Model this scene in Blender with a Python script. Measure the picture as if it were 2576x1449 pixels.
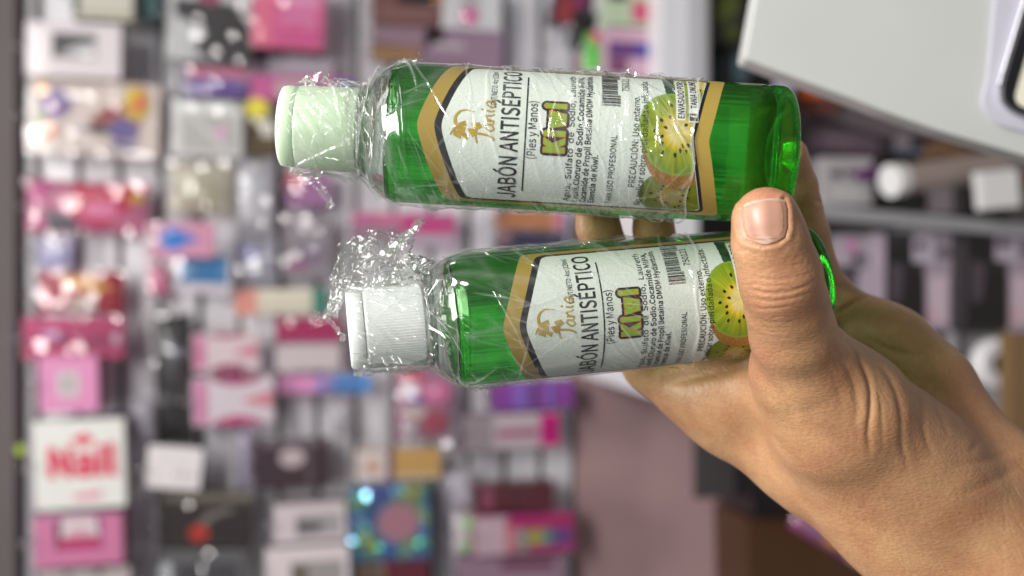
import bpy, bmesh, math, random, os
import numpy as np
from mathutils import Vector, Matrix, noise

for o in list(bpy.data.objects):
    bpy.data.objects.remove(o)
S = bpy.context.scene
COL = S.collection
random.seed(7)
RNG = np.random.default_rng(11)

# ------------------------------------------------------------------ camera
K = 3000.0                       # focal length measured in 2576-wide picture units
PITCH = math.radians(10.0)
EYE = Vector((0.0, 0.0, 1.50))
FWD = Vector((0, math.cos(PITCH), -math.sin(PITCH)))
LFT = Vector((0, math.sin(PITCH), math.cos(PITCH)))    # picture left = up in the shop (phone held sideways)
UPX = Vector((1, 0, 0))
cam = bpy.data.cameras.new('camera')
cam.sensor_fit = 'HORIZONTAL'
cam.sensor_width = 36.0
cam.lens = 36.0 * K / 2576.0
cam.clip_start = 0.01
cam.clip_end = 60.0
cam.dof.use_dof = True
cam.dof.focus_distance = 0.342
cam.dof.aperture_fstop = 7.9
co = bpy.data.objects.new('camera', cam)
COL.objects.link(co)
rgt = -LFT
back = -FWD
co.matrix_world = Matrix(((rgt.x, UPX.x, back.x, EYE.x), (rgt.y, UPX.y, back.y, EYE.y), (rgt.z, UPX.z, back.z, EYE.z), (0, 0, 0, 1)))
S.camera = co

# ------------------------------------------------------------------ light of the shop: ceiling lamps
W = bpy.data.worlds.new('World')
S.world = W
W.use_nodes = True
W.node_tree.nodes['Background'].inputs[0].default_value = (0.93, 0.96, 1.0, 1)
W.node_tree.nodes['Background'].inputs[1].default_value = 0.145


def lamp(loc, sx, sy, power, color=(1, 0.97, 0.93), aim=None):
    d = bpy.data.lights.new('ceiling_lamp', 'AREA')
    d.shape = 'RECTANGLE'
    d.size = sx
    d.size_y = sy
    d.energy = power
    d.color = color
    o = bpy.data.objects.new('ceiling_lamp', d)
    o.location = loc
    if aim:
        o.rotation_euler = (Vector(aim) - Vector(loc)).to_track_quat('-Z', 'Y').to_euler()
    COL.objects.link(o)
    return o


lamp((0.10, 1.15, 3.5), 1.5, 0.30, 52)
lamp((0.50, -0.50, 2.70), 1.2, 0.40, 59, (1, 0.965, 0.93), aim=(0, 0.45, 1.45))
lamp((1.25, 0.15, 2.6), 0.30, 1.2, 8, aim=(0, 0.5, 1.45))
S.view_settings.view_transform = 'Standard'
S.view_settings.look = 'None'
S.view_settings.exposure = -0.25
S.view_settings.gamma = 1.0
S.view_settings.use_curve_mapping = False
cy = S.cycles
cy.use_denoising = True
cy.caustics_reflective = True
cy.caustics_refractive = True
cy.max_bounces = 16
cy.transmission_bounces = 12
cy.glossy_bounces = 6
cy.diffuse_bounces = 4
cy.transparent_max_bounces = 24
cy.sample_clamp_indirect = 8.0
cy.blur_glossy = 0.5


# ------------------------------------------------------------------ helpers
def at(u, v, D):
    return EYE + FWD * D + LFT * ((1288 - u) * D / K) + UPX * ((724.5 - v) * D / K)


YW = 2.60


def onplane(u, v, y):
    d = FWD + LFT * ((1288 - u) / K) + UPX * ((724.5 - v) / K)
    return EYE + d * ((y - EYE.y) / d.y)


def lin(c):
    c = c / 255.0
    return c / 12.92 if c <= 0.04045 else ((c + 0.055) / 1.055) ** 2.4


def alb(rgb, k=0.80, top=0.80):
    return tuple(min(top, lin(c) ** 1.24 / k) for c in rgb)


MATS = {}


def pmat(name, col, rough=0.5, coat=0.0, var=0.08, scale=60, metal=0.0, bump=0.0, spec=0.5):
    key = (name, tuple(round(c, 4) for c in col), rough, coat, metal, bump)
    if key in MATS:
        return MATS[key]
    m = bpy.data.materials.new(name)
    m.use_nodes = True
    nt = m.node_tree
    b = nt.nodes['Principled BSDF']
    b.inputs['Roughness'].default_value = rough
    b.inputs['Metallic'].default_value = metal
    b.inputs['Coat Weight'].default_value = coat
    b.inputs['Coat Roughness'].default_value = 0.06
    b.inputs['Specular IOR Level'].default_value = spec
    tc = nt.nodes.new('ShaderNodeTexCoord')
    nz = nt.nodes.new('ShaderNodeTexNoise')
    nz.inputs['Scale'].default_value = scale
    nz.inputs['Detail'].default_value = 4
    nt.links.new(tc.outputs['Object'], nz.inputs['Vector'])
    mx = nt.nodes.new('ShaderNodeMix')
    mx.data_type = 'RGBA'
    mx.inputs[6].default_value = (*[c * (1 - var) for c in col], 1)
    mx.inputs[7].default_value = (*[min(1, c * (1 + var)) for c in col], 1)
    nt.links.new(nz.outputs['Fac'], mx.inputs[0])
    nt.links.new(mx.outputs[2], b.inputs['Base Color'])
    if bump:
        bp = nt.nodes.new('ShaderNodeBump')
        bp.inputs['Strength'].default_value = bump
        bp.inputs['Distance'].default_value = 0.002
        nt.links.new(nz.outputs['Fac'], bp.inputs['Height'])
        nt.links.new(bp.outputs[0], b.inputs['Normal'])
    MATS[key] = m
    return m


def card(rgb, rough=0.42, coat=0.25, **k):
    return pmat('printed_card', alb(rgb), rough, coat, **k)


def obj(name, verts, faces, mats, parent=None, midx=None, smooth=False):
    me = bpy.data.meshes.new(name)
    me.from_pydata([tuple(v) for v in verts], [], [tuple(f) for f in faces])
    if not isinstance(mats, (list, tuple)):
        mats = [mats]
    for m in mats:
        me.materials.append(m)
    if midx is not None:
        me.polygons.foreach_set('material_index', np.asarray(midx, dtype=np.int32))
    if smooth:
        me.polygons.foreach_set('use_smooth', np.ones(len(me.polygons), dtype=bool))
    me.update()
    o = bpy.data.objects.new(name, me)
    COL.objects.link(o)
    if parent:
        o.parent = parent
    return o


def bmobj(name, bm, mats, parent=None, smooth=False):
    me = bpy.data.meshes.new(name)
    bm.to_mesh(me)
    bm.free()
    for m in (mats if isinstance(mats, (list, tuple)) else [mats]):
        me.materials.append(m)
    if smooth:
        me.polygons.foreach_set('use_smooth', np.ones(len(me.polygons), dtype=bool))
    o = bpy.data.objects.new(name, me)
    COL.objects.link(o)
    if parent:
        o.parent = parent
    return o


def tag(o, label, cat, group=None):
    o['label'] = label
    o['category'] = cat
    if group:
        o['group'] = group
    return o


def thing(name, label, cat, loc, group=None, rot=None):
    o = bpy.data.objects.new(name, None)
    o.empty_display_size = 0.02
    o.location = loc
    if rot is not None:
        o.rotation_euler = rot
    COL.objects.link(o)
    return tag(o, label, cat, group)


def bevbox(x0, x1, y0, y1, z0, z1, bev=0.002, seg=2):
    bm = bmesh.new()
    r = bmesh.ops.create_cube(bm, size=1.0)
    for v in bm.verts:
        v.co = Vector((x0 + (v.co.x + 0.5) * (x1 - x0), y0 + (v.co.y + 0.5) * (y1 - y0), z0 + (v.co.z + 0.5) * (z1 - z0)))
    b = min(bev, 0.3 * min(x1 - x0, y1 - y0, z1 - z0))
    if b > 0:
        bmesh.ops.bevel(bm, geom=list(bm.edges), offset=b, segments=seg, affect='EDGES', profile=0.6)
    return bm


def tube(pts, radii, sides=8, caps=True):
    """verts/faces of a tube through pts"""
    pts = [Vector(p) for p in pts]
    if not hasattr(radii, '__len__'):
        radii = [radii] * len(pts)
    V, F = [], []
    n = len(pts)
    ref = Vector((0.3, 0.8, 0.52)).normalized()
    for i, p in enumerate(pts):
        t = (pts[min(i + 1, n - 1)] - pts[max(i - 1, 0)])
        t = t.normalized() if t.length > 1e-9 else Vector((0, 0, 1))
        a = t.cross(ref)
        a = a.normalized() if a.length > 1e-6 else t.orthogonal().normalized()
        b = t.cross(a)
        for k in range(sides):
            an = 2 * math.pi * k / sides
            V.append(p + (a * math.cos(an) + b * math.sin(an)) * radii[i])
    for i in range(n - 1):
        for k in range(sides):
            k2 = (k + 1) % sides
            F.append((i * sides + k, i * sides + k2, (i + 1) * sides + k2, (i + 1) * sides + k))
    if caps:
        F.append(tuple(range(sides))[::-1])
        F.append(tuple((n - 1) * sides + k for k in range(sides)))
    return V, F


def catmull(pts, m=8):
    P = [np.array(p, float) for p in pts]
    P = [2 * P[0] - P[1]] + P + [2 * P[-1] - P[-2]]
    out = []
    for i in range(1, len(P) - 2):
        for k in range(m):
            t = k / m
            out.append(0.5 * ((2 * P[i]) + (-P[i - 1] + P[i + 1]) * t + (2 * P[i - 1] - 5 * P[i] + 4 * P[i + 1] - P[i + 2]) * t * t
                              + (-P[i - 1] + 3 * P[i] - 3 * P[i + 1] + P[i + 2]) * t ** 3))
    out.append(P[-2])
    return out


def film_mat(name, gloss=1.0, haze=0.0, rough=0.07, attr=None, tint=(0.97, 0.98, 0.97), bump=0.0, bscale=400, base=0.02):
    """thin clear film: light passes straight through, the two faces mirror a little, creases turn milky"""
    m = bpy.data.materials.new(name)
    m.use_nodes = True
    nt = m.node_tree
    nt.nodes.clear()
    out = nt.nodes.new('ShaderNodeOutputMaterial')
    tr = nt.nodes.new('ShaderNodeBsdfTransparent')
    tr.inputs[0].default_value = (*tint, 1)
    gl = nt.nodes.new('ShaderNodeBsdfGlossy')
    gl.inputs['Roughness'].default_value = rough
    gl.inputs[0].default_value = (1, 1, 1, 1)
    fr = nt.nodes.new('ShaderNodeLayerWeight')      # facing is the same from both sides of the film
    fr.inputs[0].default_value = 0.5
    pw = nt.nodes.new('ShaderNodeMath')
    pw.operation = 'POWER'
    pw.inputs[1].default_value = 4.5
    nt.links.new(fr.outputs['Facing'], pw.inputs[0])
    mu = nt.nodes.new('ShaderNodeMath')
    mu.operation = 'MULTIPLY_ADD'
    mu.inputs[1].default_value = 0.75
    mu.inputs[2].default_value = base + 0.045 * gloss
    mu.use_clamp = True
    nt.links.new(pw.outputs[0], mu.inputs[0])
    mx = nt.nodes.new('ShaderNodeMixShader')
    nt.links.new(mu.outputs[0], mx.inputs[0])
    nt.links.new(tr.outputs[0], mx.inputs[1])
    nt.links.new(gl.outputs[0], mx.inputs[2])
    last = mx
    if bump:
        tc = nt.nodes.new('ShaderNodeTexCoord')
        nz = nt.nodes.new('ShaderNodeTexNoise')
        nz.inputs['Scale'].default_value = bscale
        nz.inputs['Detail'].default_value = 3
        nz.inputs['Distortion'].default_value = 1.2
        nt.links.new(tc.outputs['Object'], nz.inputs['Vector'])
        bp = nt.nodes.new('ShaderNodeBump')
        bp.inputs['Strength'].default_value = bump
        bp.inputs['Distance'].default_value = 0.001
        nt.links.new(nz.outputs['Fac'], bp.inputs['Height'])
        nt.links.new(bp.outputs[0], gl.inputs['Normal'])
        nt.links.new(bp.outputs[0], fr.inputs['Normal'])
    if haze or attr:
        df = nt.nodes.new('ShaderNodeBsdfDiffuse')
        df.inputs[0].default_value = (0.85, 0.87, 0.86, 1)
        tl = nt.nodes.new('ShaderNodeBsdfTranslucent')
        tl.inputs[0].default_value = (0.85, 0.87, 0.86, 1)
        ad = nt.nodes.new('ShaderNodeMixShader')
        ad.inputs[0].default_value = 0.4
        nt.links.new(df.outputs[0], ad.inputs[1])
        nt.links.new(tl.outputs[0], ad.inputs[2])
        m2 = nt.nodes.new('ShaderNodeMixShader')
        nt.links.new(mx.outputs[0], m2.inputs[1])
        nt.links.new(ad.outputs[0], m2.inputs[2])
        if attr:
            an = nt.nodes.new('ShaderNodeAttribute')
            an.attribute_name = attr
            ma = nt.nodes.new('ShaderNodeMath')
            ma.operation = 'MULTIPLY_ADD'
            ma.inputs[1].default_value = 1.0
            ma.inputs[2].default_value = haze
            ma.use_clamp = True
            nt.links.new(an.outputs['Fac'], ma.inputs[0])
            nt.links.new(ma.outputs[0], m2.inputs[0])
        else:
            m2.inputs[0].default_value = haze
        last = m2
    nt.links.new(last.outputs[0], out.inputs[0])
    return m


# ------------------------------------------------------------------ the setting
def structure(o):
    o['kind'] = 'structure'
    return o


white_slat = pmat('white_laminate', (0.78, 0.77, 0.82), 0.38, 0.1, var=0.03, scale=3)
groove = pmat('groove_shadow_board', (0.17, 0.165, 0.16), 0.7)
mauve = pmat('mauve_paint', (0.52, 0.335, 0.345), 0.75, var=0.10, scale=2.2)
taupe = pmat('taupe_paint', (0.13, 0.105, 0.11), 0.7, var=0.12, scale=3)

ZT = onplane(56, 700, YW).z            # top of the slatted wall
ZB = onplane(1446, 700, YW).z          # bottom of the slatted wall
wall = thing('slat_wall', 'white slatted display wall with horizontal grooves behind the hanging packs', 'wall', (0, YW, ZB))
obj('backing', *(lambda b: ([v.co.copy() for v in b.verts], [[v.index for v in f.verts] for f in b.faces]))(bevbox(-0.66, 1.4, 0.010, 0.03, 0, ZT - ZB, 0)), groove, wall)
V, F = [], []
pitch_z = onplane(96, 700, YW).z - onplane(200, 700, YW).z
z = ZT - 0.004
z_first = onplane(96, 700, YW).z
edges = [ZT - ZB]
k = 0
while True:
    zg = z_first - k * pitch_z - ZB
    if zg < 0.01:
        break
    edges.append(zg)
    k += 1
edges.append(0)
for a, b in zip(edges[:-1], edges[1:]):
    hi, lo = a - 0.0075, b + 0.0075
    if hi - lo < 0.01:
        continue
    prof = [(0.010, lo), (0.001, lo), (0.0, lo + 0.002), (0.0, hi - 0.002), (0.001, hi), (0.010, hi)]
    n0 = len(V)
    for x in (-0.66, 1.4):
        for (y, zz) in prof:
            V.append((x, y, zz))
    for i in range(5):
        F.append((n0 + i, n0 + i + 1, n0 + 6 + i + 1, n0 + 6 + i))
obj('slats', V, F, white_slat, wall)
o = bmobj('wall_fascia', bevbox(-1.5, 2.2, YW - 0.05, YW + 0.03, ZT + 0.002, ZT + 0.5, 0.003), taupe)
structure(o); o.name = 'upper_wall'
ZP = onplane(1890, 1300, YW).z
o = bmobj('lower_wall', bevbox(-1.5, 2.2, YW + 0.004, YW + 0.03, ZP, ZB - 0.002, 0), mauve)
structure(o)
o = bmobj('side_wall', bevbox(-1.5, -0.662, YW + 0.001, YW + 0.03, ZB, ZT, 0), mauve)
structure(o)
o = bmobj('floor', bevbox(-2.5, 3, -1.5, 4.0, -0.05, 0, 0), pmat('floor_tile', (0.35, 0.32, 0.31), 0.5))
structure(o)
o = bmobj('recess_wall', bevbox(-1.5, 2.2, YW + 0.25, YW + 0.28, 0.0, ZP - 0.001, 0), pmat('dark_recess', (0.05, 0.045, 0.045), 0.8))
structure(o)

# the white counter in front of the wall; its left-hand end shows beside the hand
zc = -0.614 + EYE.z
yc = 1.985
ctr = thing('counter', 'white counter board jutting out from the slatted wall, its end beside the wrist', 'counter', (0, 2.3, zc))
bmobj('counter_top', bevbox(-0.196, 1.6, yc - 2.3 + 0.012, YW - 2.3 - 0.004, -0.03, 0, 0.004), pmat('counter_white', (0.82, 0.82, 0.85), 0.35, 0.2, var=0.03), ctr)
bmobj('counter_edge', bevbox(-0.196, 1.6, yc - 2.3, yc - 2.3 + 0.011, -0.066, 0.002, 0.003), pmat('counter_edge', (0.72, 0.72, 0.76), 0.4, 0.1, var=0.03), ctr)

# ------------------------------------------------------------------ products on the wall
clear_wrap = film_mat('clear_pack_film', gloss=1.1, haze=0.01, rough=0.045, base=0.0)
bag_film = film_mat('thick_clear_bag', gloss=2.2, haze=0.22, rough=0.06, base=0.10)
chrome = pmat('chrome', (0.8, 0.8, 0.82), 0.12, metal=1.0)


def shape_poly(s):
    k = s[0]
    if k == 'r':
        _, x0, y0, x1, y1, c = s
        return [(x0, y0), (x1, y0), (x1, y1), (x0, y1)], c
    if k == 'e':
        _, cx, cy_, rx, ry, c = s
        return [(cx + rx * math.cos(a * math.pi / 14), cy_ + ry * math.sin(a * math.pi / 14)) for a in range(28)], c
    return s[1], s[2]


def crinkle(w, h, nx, nz, amp, seed, bulge=0.0):
    r = np.random.default_rng(seed)
    V, F = [], []
    for i in range(nx + 1):
        for j in range(nz + 1):
            fx, fz = i / nx, j / nz
            x = (fx - 0.5) * w
            zz = (fz - 0.5) * h
            if 0 < i < nx:
                x += r.normal() * 0.22 * w / nx
            if 0 < j < nz:
                zz += r.normal() * 0.22 * h / nz
            ed = min(1.0, 6 * min(fx, 1 - fx, fz, 1 - fz))
            d = bulge * math.sqrt(max(0, 1 - (2 * fx - 1) ** 2) * max(0, 1 - (2 * fz - 1) ** 2)) + amp * r.random() * (0.25 + 0.75 * ed)
            V.append((x, -d, zz))
    for i in range(nx):
        for j in range(nz):
            a = i * (nz + 1) + j
            F.append((a, a + nz + 1, a + nz + 2, a + 1))
    return V, F


PN = [0]


def product(name, label, cat, rect, off, th, base, prints=(), wrap=0, kind='box', rot=0.0, group=None, side=None, hook=True, y=None, coat=0.25, rough=0.42, tab=False, writing=None):
    """one pack: rect is where its face falls on the plane `off` metres in front of the wall"""
    PN[0] += 1
    if rot == 0.0:
        rot = math.sin(PN[0] * 12.9898) * 0.03
    yf = (YW - off) if y is None else y
    u0, v0, u1, v1 = rect
    um, vm = (u0 + u1) / 2, (v0 + v1) / 2
    c = onplane(um, vm, yf)
    h = onplane(u0, vm, yf).z - onplane(u1, vm, yf).z
    w = onplane(um, v0, yf).x - onplane(um, v1, yf).x
    root = thing(name, label, cat, (c.x - math.sin(rot) * h / 2, yf + th, c.z - math.cos(rot) * h / 2), group, (0, rot, 0))
    zc_ = h / 2
    mb = card(base, rough, coat)
    ms = card(side, rough, coat) if side else mb  # a given side colour is darker: shade of the carton sides put into it

    def P(fx, fy, y_):     # picture fractions -> local x,z
        return (w * (0.5 - fy), y_, zc_ + h * (0.5 - fx))
    if kind == 'box':
        bm = bevbox(-w / 2, w / 2, -th, 0, 0, h, 0.0022)
        for f in bm.faces:
            f.material_index = 0 if abs(f.normal.y) > 0.7 else 1
        bmobj('carton', bm, [mb, ms], root)
        yp = -th
    elif kind == 'bag':
        n = 14
        V, F = [], []
        r = np.random.default_rng(PN[0] * 13)
        for sgn in (-1, 1):
            for i in range(n + 1):
                for j in range(n + 1):
                    fx, fz = i / n, j / n
                    b_ = (max(0, 1 - (2 * fx - 1) ** 2) * max(0, 1 - (2 * fz - 1) ** 2)) ** 0.42
                    pin = 1 - 0.06 * math.sin(math.pi * fz) * abs(2 * fx - 1)
                    V.append(((fx - 0.5) * w * pin, -th / 2 + sgn * (th / 2 * b_ * (0.86 + 0.14 * r.random()) + 0.0004), fz * h))
        m_ = (n + 1) ** 2
        for s_ in range(2):
            for i in range(n):
                for j in range(n):
                    a = s_ * m_ + i * (n + 1) + j
                    q = (a, a + n + 1, a + n + 2, a + 1)
                    F.append(q if s_ == 0 else q[::-1])
        obj('pouch', V, F, mb, root, smooth=True)
        yp = None
    elif kind == 'tub':
        n = 40
        V, F = [], []
        prof = [(0, 0), (1, 0), (1, -th * 0.9), (0.93, -th), (0.0, -th)]
        for k_ in range(n):
            a = 2 * math.pi * k_ / n
            for (rr, yy) in prof:
                V.append((math.cos(a) * rr * w / 2, yy, zc_ + math.sin(a) * rr * h / 2))
        for k_ in range(n):
            for i in range(len(prof) - 1):
                a, b = k_ * 5 + i, ((k_ + 1) % n) * 5 + i
                F.append((a, b, b + 1, a + 1))
        obj('tub', V, F, mb, root)
        yp = -th
    if prints:
        V, F, mi, mats = [], [], [], []
        for li, s in enumerate(prints):
            pts, c_ = shape_poly(s)
            n0 = len(V)
            if yp is None:
                # follow the pouch: fan out from the middle
                cx = sum(p[0] for p in pts) / len(pts)
                cyy = sum(p[1] for p in pts) / len(pts)
                rings = [0.0, 0.35, 0.7, 1.0]
                dense = []
                for q in range(len(pts)):
                    p, p2 = pts[q], pts[(q + 1) % len(pts)]
                    st = 5 if len(pts) < 9 else 1
                    for e in range(st):
                        dense.append((p[0] + (p2[0] - p[0]) * e / st, p[1] + (p2[1] - p[1]) * e / st))
                nd = len(dense)
                for rr in rings:
                    for p in dense:
                        fx, fy = cx + (p[0] - cx) * rr, cyy + (p[1] - cyy) * rr
                        b_ = (max(0, 1 - (2 * fx - 1) ** 2) * max(0, 1 - (2 * fy - 1) ** 2)) ** 0.42
                        V.append(P(fx, fy, -th / 2 - th / 2 * b_ * 1.0 - 0.0012 - 0.0005 * li))
                for q in range(3):
                    for e in range(nd):
                        F.append((n0 + q * nd + e, n0 + q * nd + (e + 1) % nd, n0 + (q + 1) * nd + (e + 1) % nd, n0 + (q + 1) * nd + e))
                        mi.append(len(mats))
            else:
                for p in pts:
                    V.append(P(p[0], p[1], yp - 0.0006 - 0.0004 * li))
                F.append(tuple(range(n0, n0 + len(pts))))
                mi.append(len(mats))
            mats.append(card(c_, rough, coat))
        obj('printed_front', V, F, mats, root, midx=mi)
    if writing:
        for (txt, fx, fy, size, col, ox) in writing:
            vs, fs = text_mesh(txt, size=size * h, sx=1.0, offset=ox)
            p0 = P(fx, fy, 0)
            obj('lettering', [(p0[0] + v[1], -th - 0.0022 if kind != 'bag' else -th * 1.0 - 0.003, p0[2] - v[0]) for v in vs], fs, card(col), root)
    if wrap:
        nx = max(3, int(w / 0.013))
        nz = max(3, int(h / 0.013))
        V, F = crinkle(w * 1.02, h * 1.03, nx, nz, 0.006 * wrap, PN[0] * 7 + 3)
        obj('clear_wrap', [(a, b - th - 0.003, c_ + zc_) for a, b, c_ in V], F, clear_wrap, root)
    if tab:
        bmobj('hang_tab', bevbox(-0.014, 0.014, -th + 0.0005, -th + 0.0015, h * 0.98, h + 0.02, 0.0004, 1), card((225, 225, 225)), root)
    if hook and y is None and off < 0.4:
        # chrome prong from the wall through the top of the pack
        zt = c.z + h / 2 + 0.006
        tipy = yf - 0.016
        pts = [(c.x, YW + 0.004, zt), (c.x, tipy + 0.01, zt + 0.002), (c.x, tipy, zt + 0.006), (c.x, tipy - 0.002, zt + 0.016)]
        vs, fs = tube(catmull(pts, 4), 0.0028, 8)
        hk = obj('display_hook', vs, fs, chrome, smooth=True)
        tag(hk, 'thin chrome prong sticking out of the white slatted wall to carry packs', 'hook', 'display hooks on the slatted wall')
    return root


FONT = None
try:
    FONT = bpy.data.fonts.load(os.path.join(bpy.utils.system_resource('DATAFILES'), 'fonts', 'Noto Sans CJK Regular.woff2'))
except Exception:
    FONT = None


CAPH = [0.0]


def text_mesh(txt, size=1.0, sx=1.0, offset=0.0, align='CENTER', shear=0.0, space=1.0):
    """filled letters in the xy plane: x along the line, y up; `size` is the height of a capital"""
    if not CAPH[0]:
        CAPH[0] = 1.0
        CAPH[0] = max(v[1] for v in text_mesh('H')[0])
    size = size / CAPH[0]
    offset = offset * CAPH[0]
    cu = bpy.data.curves.new('letters', 'FONT')
    cu.body = txt
    if FONT:
        cu.font = FONT
    cu.align_x = align
    cu.size = size
    cu.offset = offset * size
    cu.shear = shear
    cu.space_character = space
    cu.resolution_u = 4
    ob = bpy.data.objects.new('letters', cu)
    COL.objects.link(ob)
    dg = bpy.context.evaluated_depsgraph_get()
    me = bpy.data.meshes.new_from_object(ob.evaluated_get(dg))
    vs = [(v.co.x * sx, v.co.y) for v in me.vertices]
    fs = [tuple(p.vertices) for p in me.polygons]
    bpy.data.objects.remove(ob)
    bpy.data.curves.remove(cu)
    bpy.data.meshes.remove(me)
    return vs, fs


# ------------------------------------------------------------------ the two soap bottles
R = 0.0200


def glassy(name, ior, rough, col=(1, 1, 1), absorb=None, dens=0.0, bump=0.0, bscale=300):
    m = bpy.data.materials.new(name)
    m.use_nodes = True
    nt = m.node_tree
    b = nt.nodes['Principled BSDF']
    b.inputs['Base Color'].default_value = (*col, 1)
    b.inputs['Transmission Weight'].default_value = 1.0
    b.inputs['IOR'].default_value = ior
    b.inputs['Roughness'].default_value = rough
    if bump:
        tc = nt.nodes.new('ShaderNodeTexCoord')
        mp = nt.nodes.new('ShaderNodeMapping')
        mp.inputs['Scale'].default_value = (1.0, 1.0, 0.02)
        nz = nt.nodes.new('ShaderNodeTexNoise')
        nz.inputs['Scale'].default_value = bscale
        nz.inputs['Detail'].default_value = 2
        nt.links.new(tc.outputs['Object'], mp.inputs[0])
        nt.links.new(mp.outputs[0], nz.inputs['Vector'])
        bp = nt.nodes.new('ShaderNodeBump')
        bp.inputs['Strength'].default_value = bump
        bp.inputs['Distance'].default_value = 0.0008
        nt.links.new(nz.outputs['Fac'], bp.inputs['Height'])
        if absorb:                  # the ribs of the blown wall stop above the smooth foot
            sx = nt.nodes.new('ShaderNodeSeparateXYZ')
            mr = nt.nodes.new('ShaderNodeMapRange')
            mr.inputs[1].default_value = 0.0085
            mr.inputs[2].default_value = 0.0110
            mr.inputs[4].default_value = bump
            nt.links.new(tc.outputs['Object'], sx.inputs[0])
            nt.links.new(sx.outputs['Z'], mr.inputs[0])
            nt.links.new(mr.outputs[0], bp.inputs['Strength'])
        nt.links.new(bp.outputs[0], b.inputs['Normal'])
    if absorb:
        va = nt.nodes.new('ShaderNodeVolumeAbsorption')
        va.inputs['Color'].default_value = (*absorb, 1)
        va.inputs['Density'].default_value = dens
        nt.links.new(va.outputs[0], nt.nodes['Material Output'].inputs['Volume'])
    return m


green_soap = glassy('green_liquid_soap', 1.40, 0.02, (0.55, 0.96, 0.52), (0.02, 0.82, 0.015), 52.0, bump=0.65, bscale=480)
# part of the light passes the soap without bending, so it tints what lies in the bottle's shade
nt = green_soap.node_tree
tr = nt.nodes.new('ShaderNodeBsdfTransparent')
tr.inputs[0].default_value = (0.46, 0.86, 0.42, 1)
mx = nt.nodes.new('ShaderNodeMixShader')
mx.inputs[0].default_value = 0.36
nt.links.new(nt.nodes['Principled BSDF'].outputs[0], mx.inputs[1])
nt.links.new(tr.outputs[0], mx.inputs[2])
nt.links.new(mx.outputs[0], nt.nodes['Material Output'].inputs['Surface'])
clear_pet = glassy('clear_bottle_plastic', 1.46, 0.03, (0.90, 0.97, 0.90), bump=0.05)

def milky(name, col):
    m = cap_mat.copy()
    m.name = name
    m.node_tree.nodes['Principled BSDF'].inputs['Base Color'].default_value = (*col, 1)
    return m


cap_mat = bpy.data.materials.new('milky_cap_plastic')
cap_mat.use_nodes = True
nt = cap_mat.node_tree
b = nt.nodes['Principled BSDF']
b.inputs['Base Color'].default_value = (0.82, 0.86, 0.84, 1)
b.inputs['Roughness'].default_value = 0.32
b.inputs['Subsurface Weight'].default_value = 0.6
b.inputs['Subsurface Radius'].default_value = (1.0, 1.0, 1.0)
b.inputs['Subsurface Scale'].default_value = 0.009
b.inputs['Transmission Weight'].default_value = 0.06

green_cap = milky('green_stained_cap_plastic', (0.64, 0.82, 0.58))

gold = pmat('gold_label_border', (0.40, 0.285, 0.065), 0.40, 0.1, var=0.22, scale=2600, metal=0.1)
ink = pmat('black_label_ink', (0.014, 0.014, 0.016), 0.45, var=0.2)
goldink = pmat('gold_ink', (0.48, 0.335, 0.045), 0.4, 0.0, var=0.35, scale=900, metal=0.2)
paper = pmat('pale_label_paper', (0.67, 0.73, 0.67), 0.42, 0.12, var=0.07, scale=1400, bump=0.12)
logo_green = pmat('logo_green_ink', (0.24, 0.42, 0.03), 0.4, var=0.15, scale=900)
logo_orange = pmat('logo_orange_ink', (0.50, 0.19, 0.03), 0.4)
white_ink = pmat('white_ink', (0.74, 0.76, 0.72), 0.4)


def cyl(x, y, lift):
    r = R + lift
    return (r * math.sin(x), -r * math.cos(x), y * R)


LT = 5.27        # label top apex, in radii above the base


def hmid(x):      # roof and notch of the label, in radii below the apex (x = angle on the bottle)
    return abs(x)


def strip_panel(w, ytop, ybot, lift, n=90, cr=0.10):
    """a panel across the label between two outline curves, with rounded corners"""
    V, F = [], []
    for i in range(n + 1):
        x = -w + 2 * w * i / n
        e = w - abs(x)
        c = cr - math.sqrt(max(0, cr * cr - max(0, cr - e) ** 2)) if e < cr else 0.0
        t, b_ = ytop(x) - c, ybot(x) + c
        for k in range(7):
            V.append(cyl(x, b_ + (t - b_) * k / 6, lift))
    for i in range(n):
        for k in range(6):
            a = i * 7 + k
            F.append((a, a + 7, a + 8, a + 1))
    return V, F


def rooft(x, top, drop, w, soft=0.10):
    a = math.sqrt(x * x + soft * soft) - soft
    return top - drop * a / w


def notchb(x, bot, rise, w, soft=0.04):
    a = math.sqrt(x * x + soft * soft) - soft
    return bot + rise * max(0.0, 1 - a / w)


def on_label(vs, x0, y0, lift):
    return [cyl(x0 + v[0], y0 + v[1], lift) for v in vs]


def vnoise(x, y, s):
    return noise.noise(Vector((x * s, y * s, 3.7 + s)))


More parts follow.
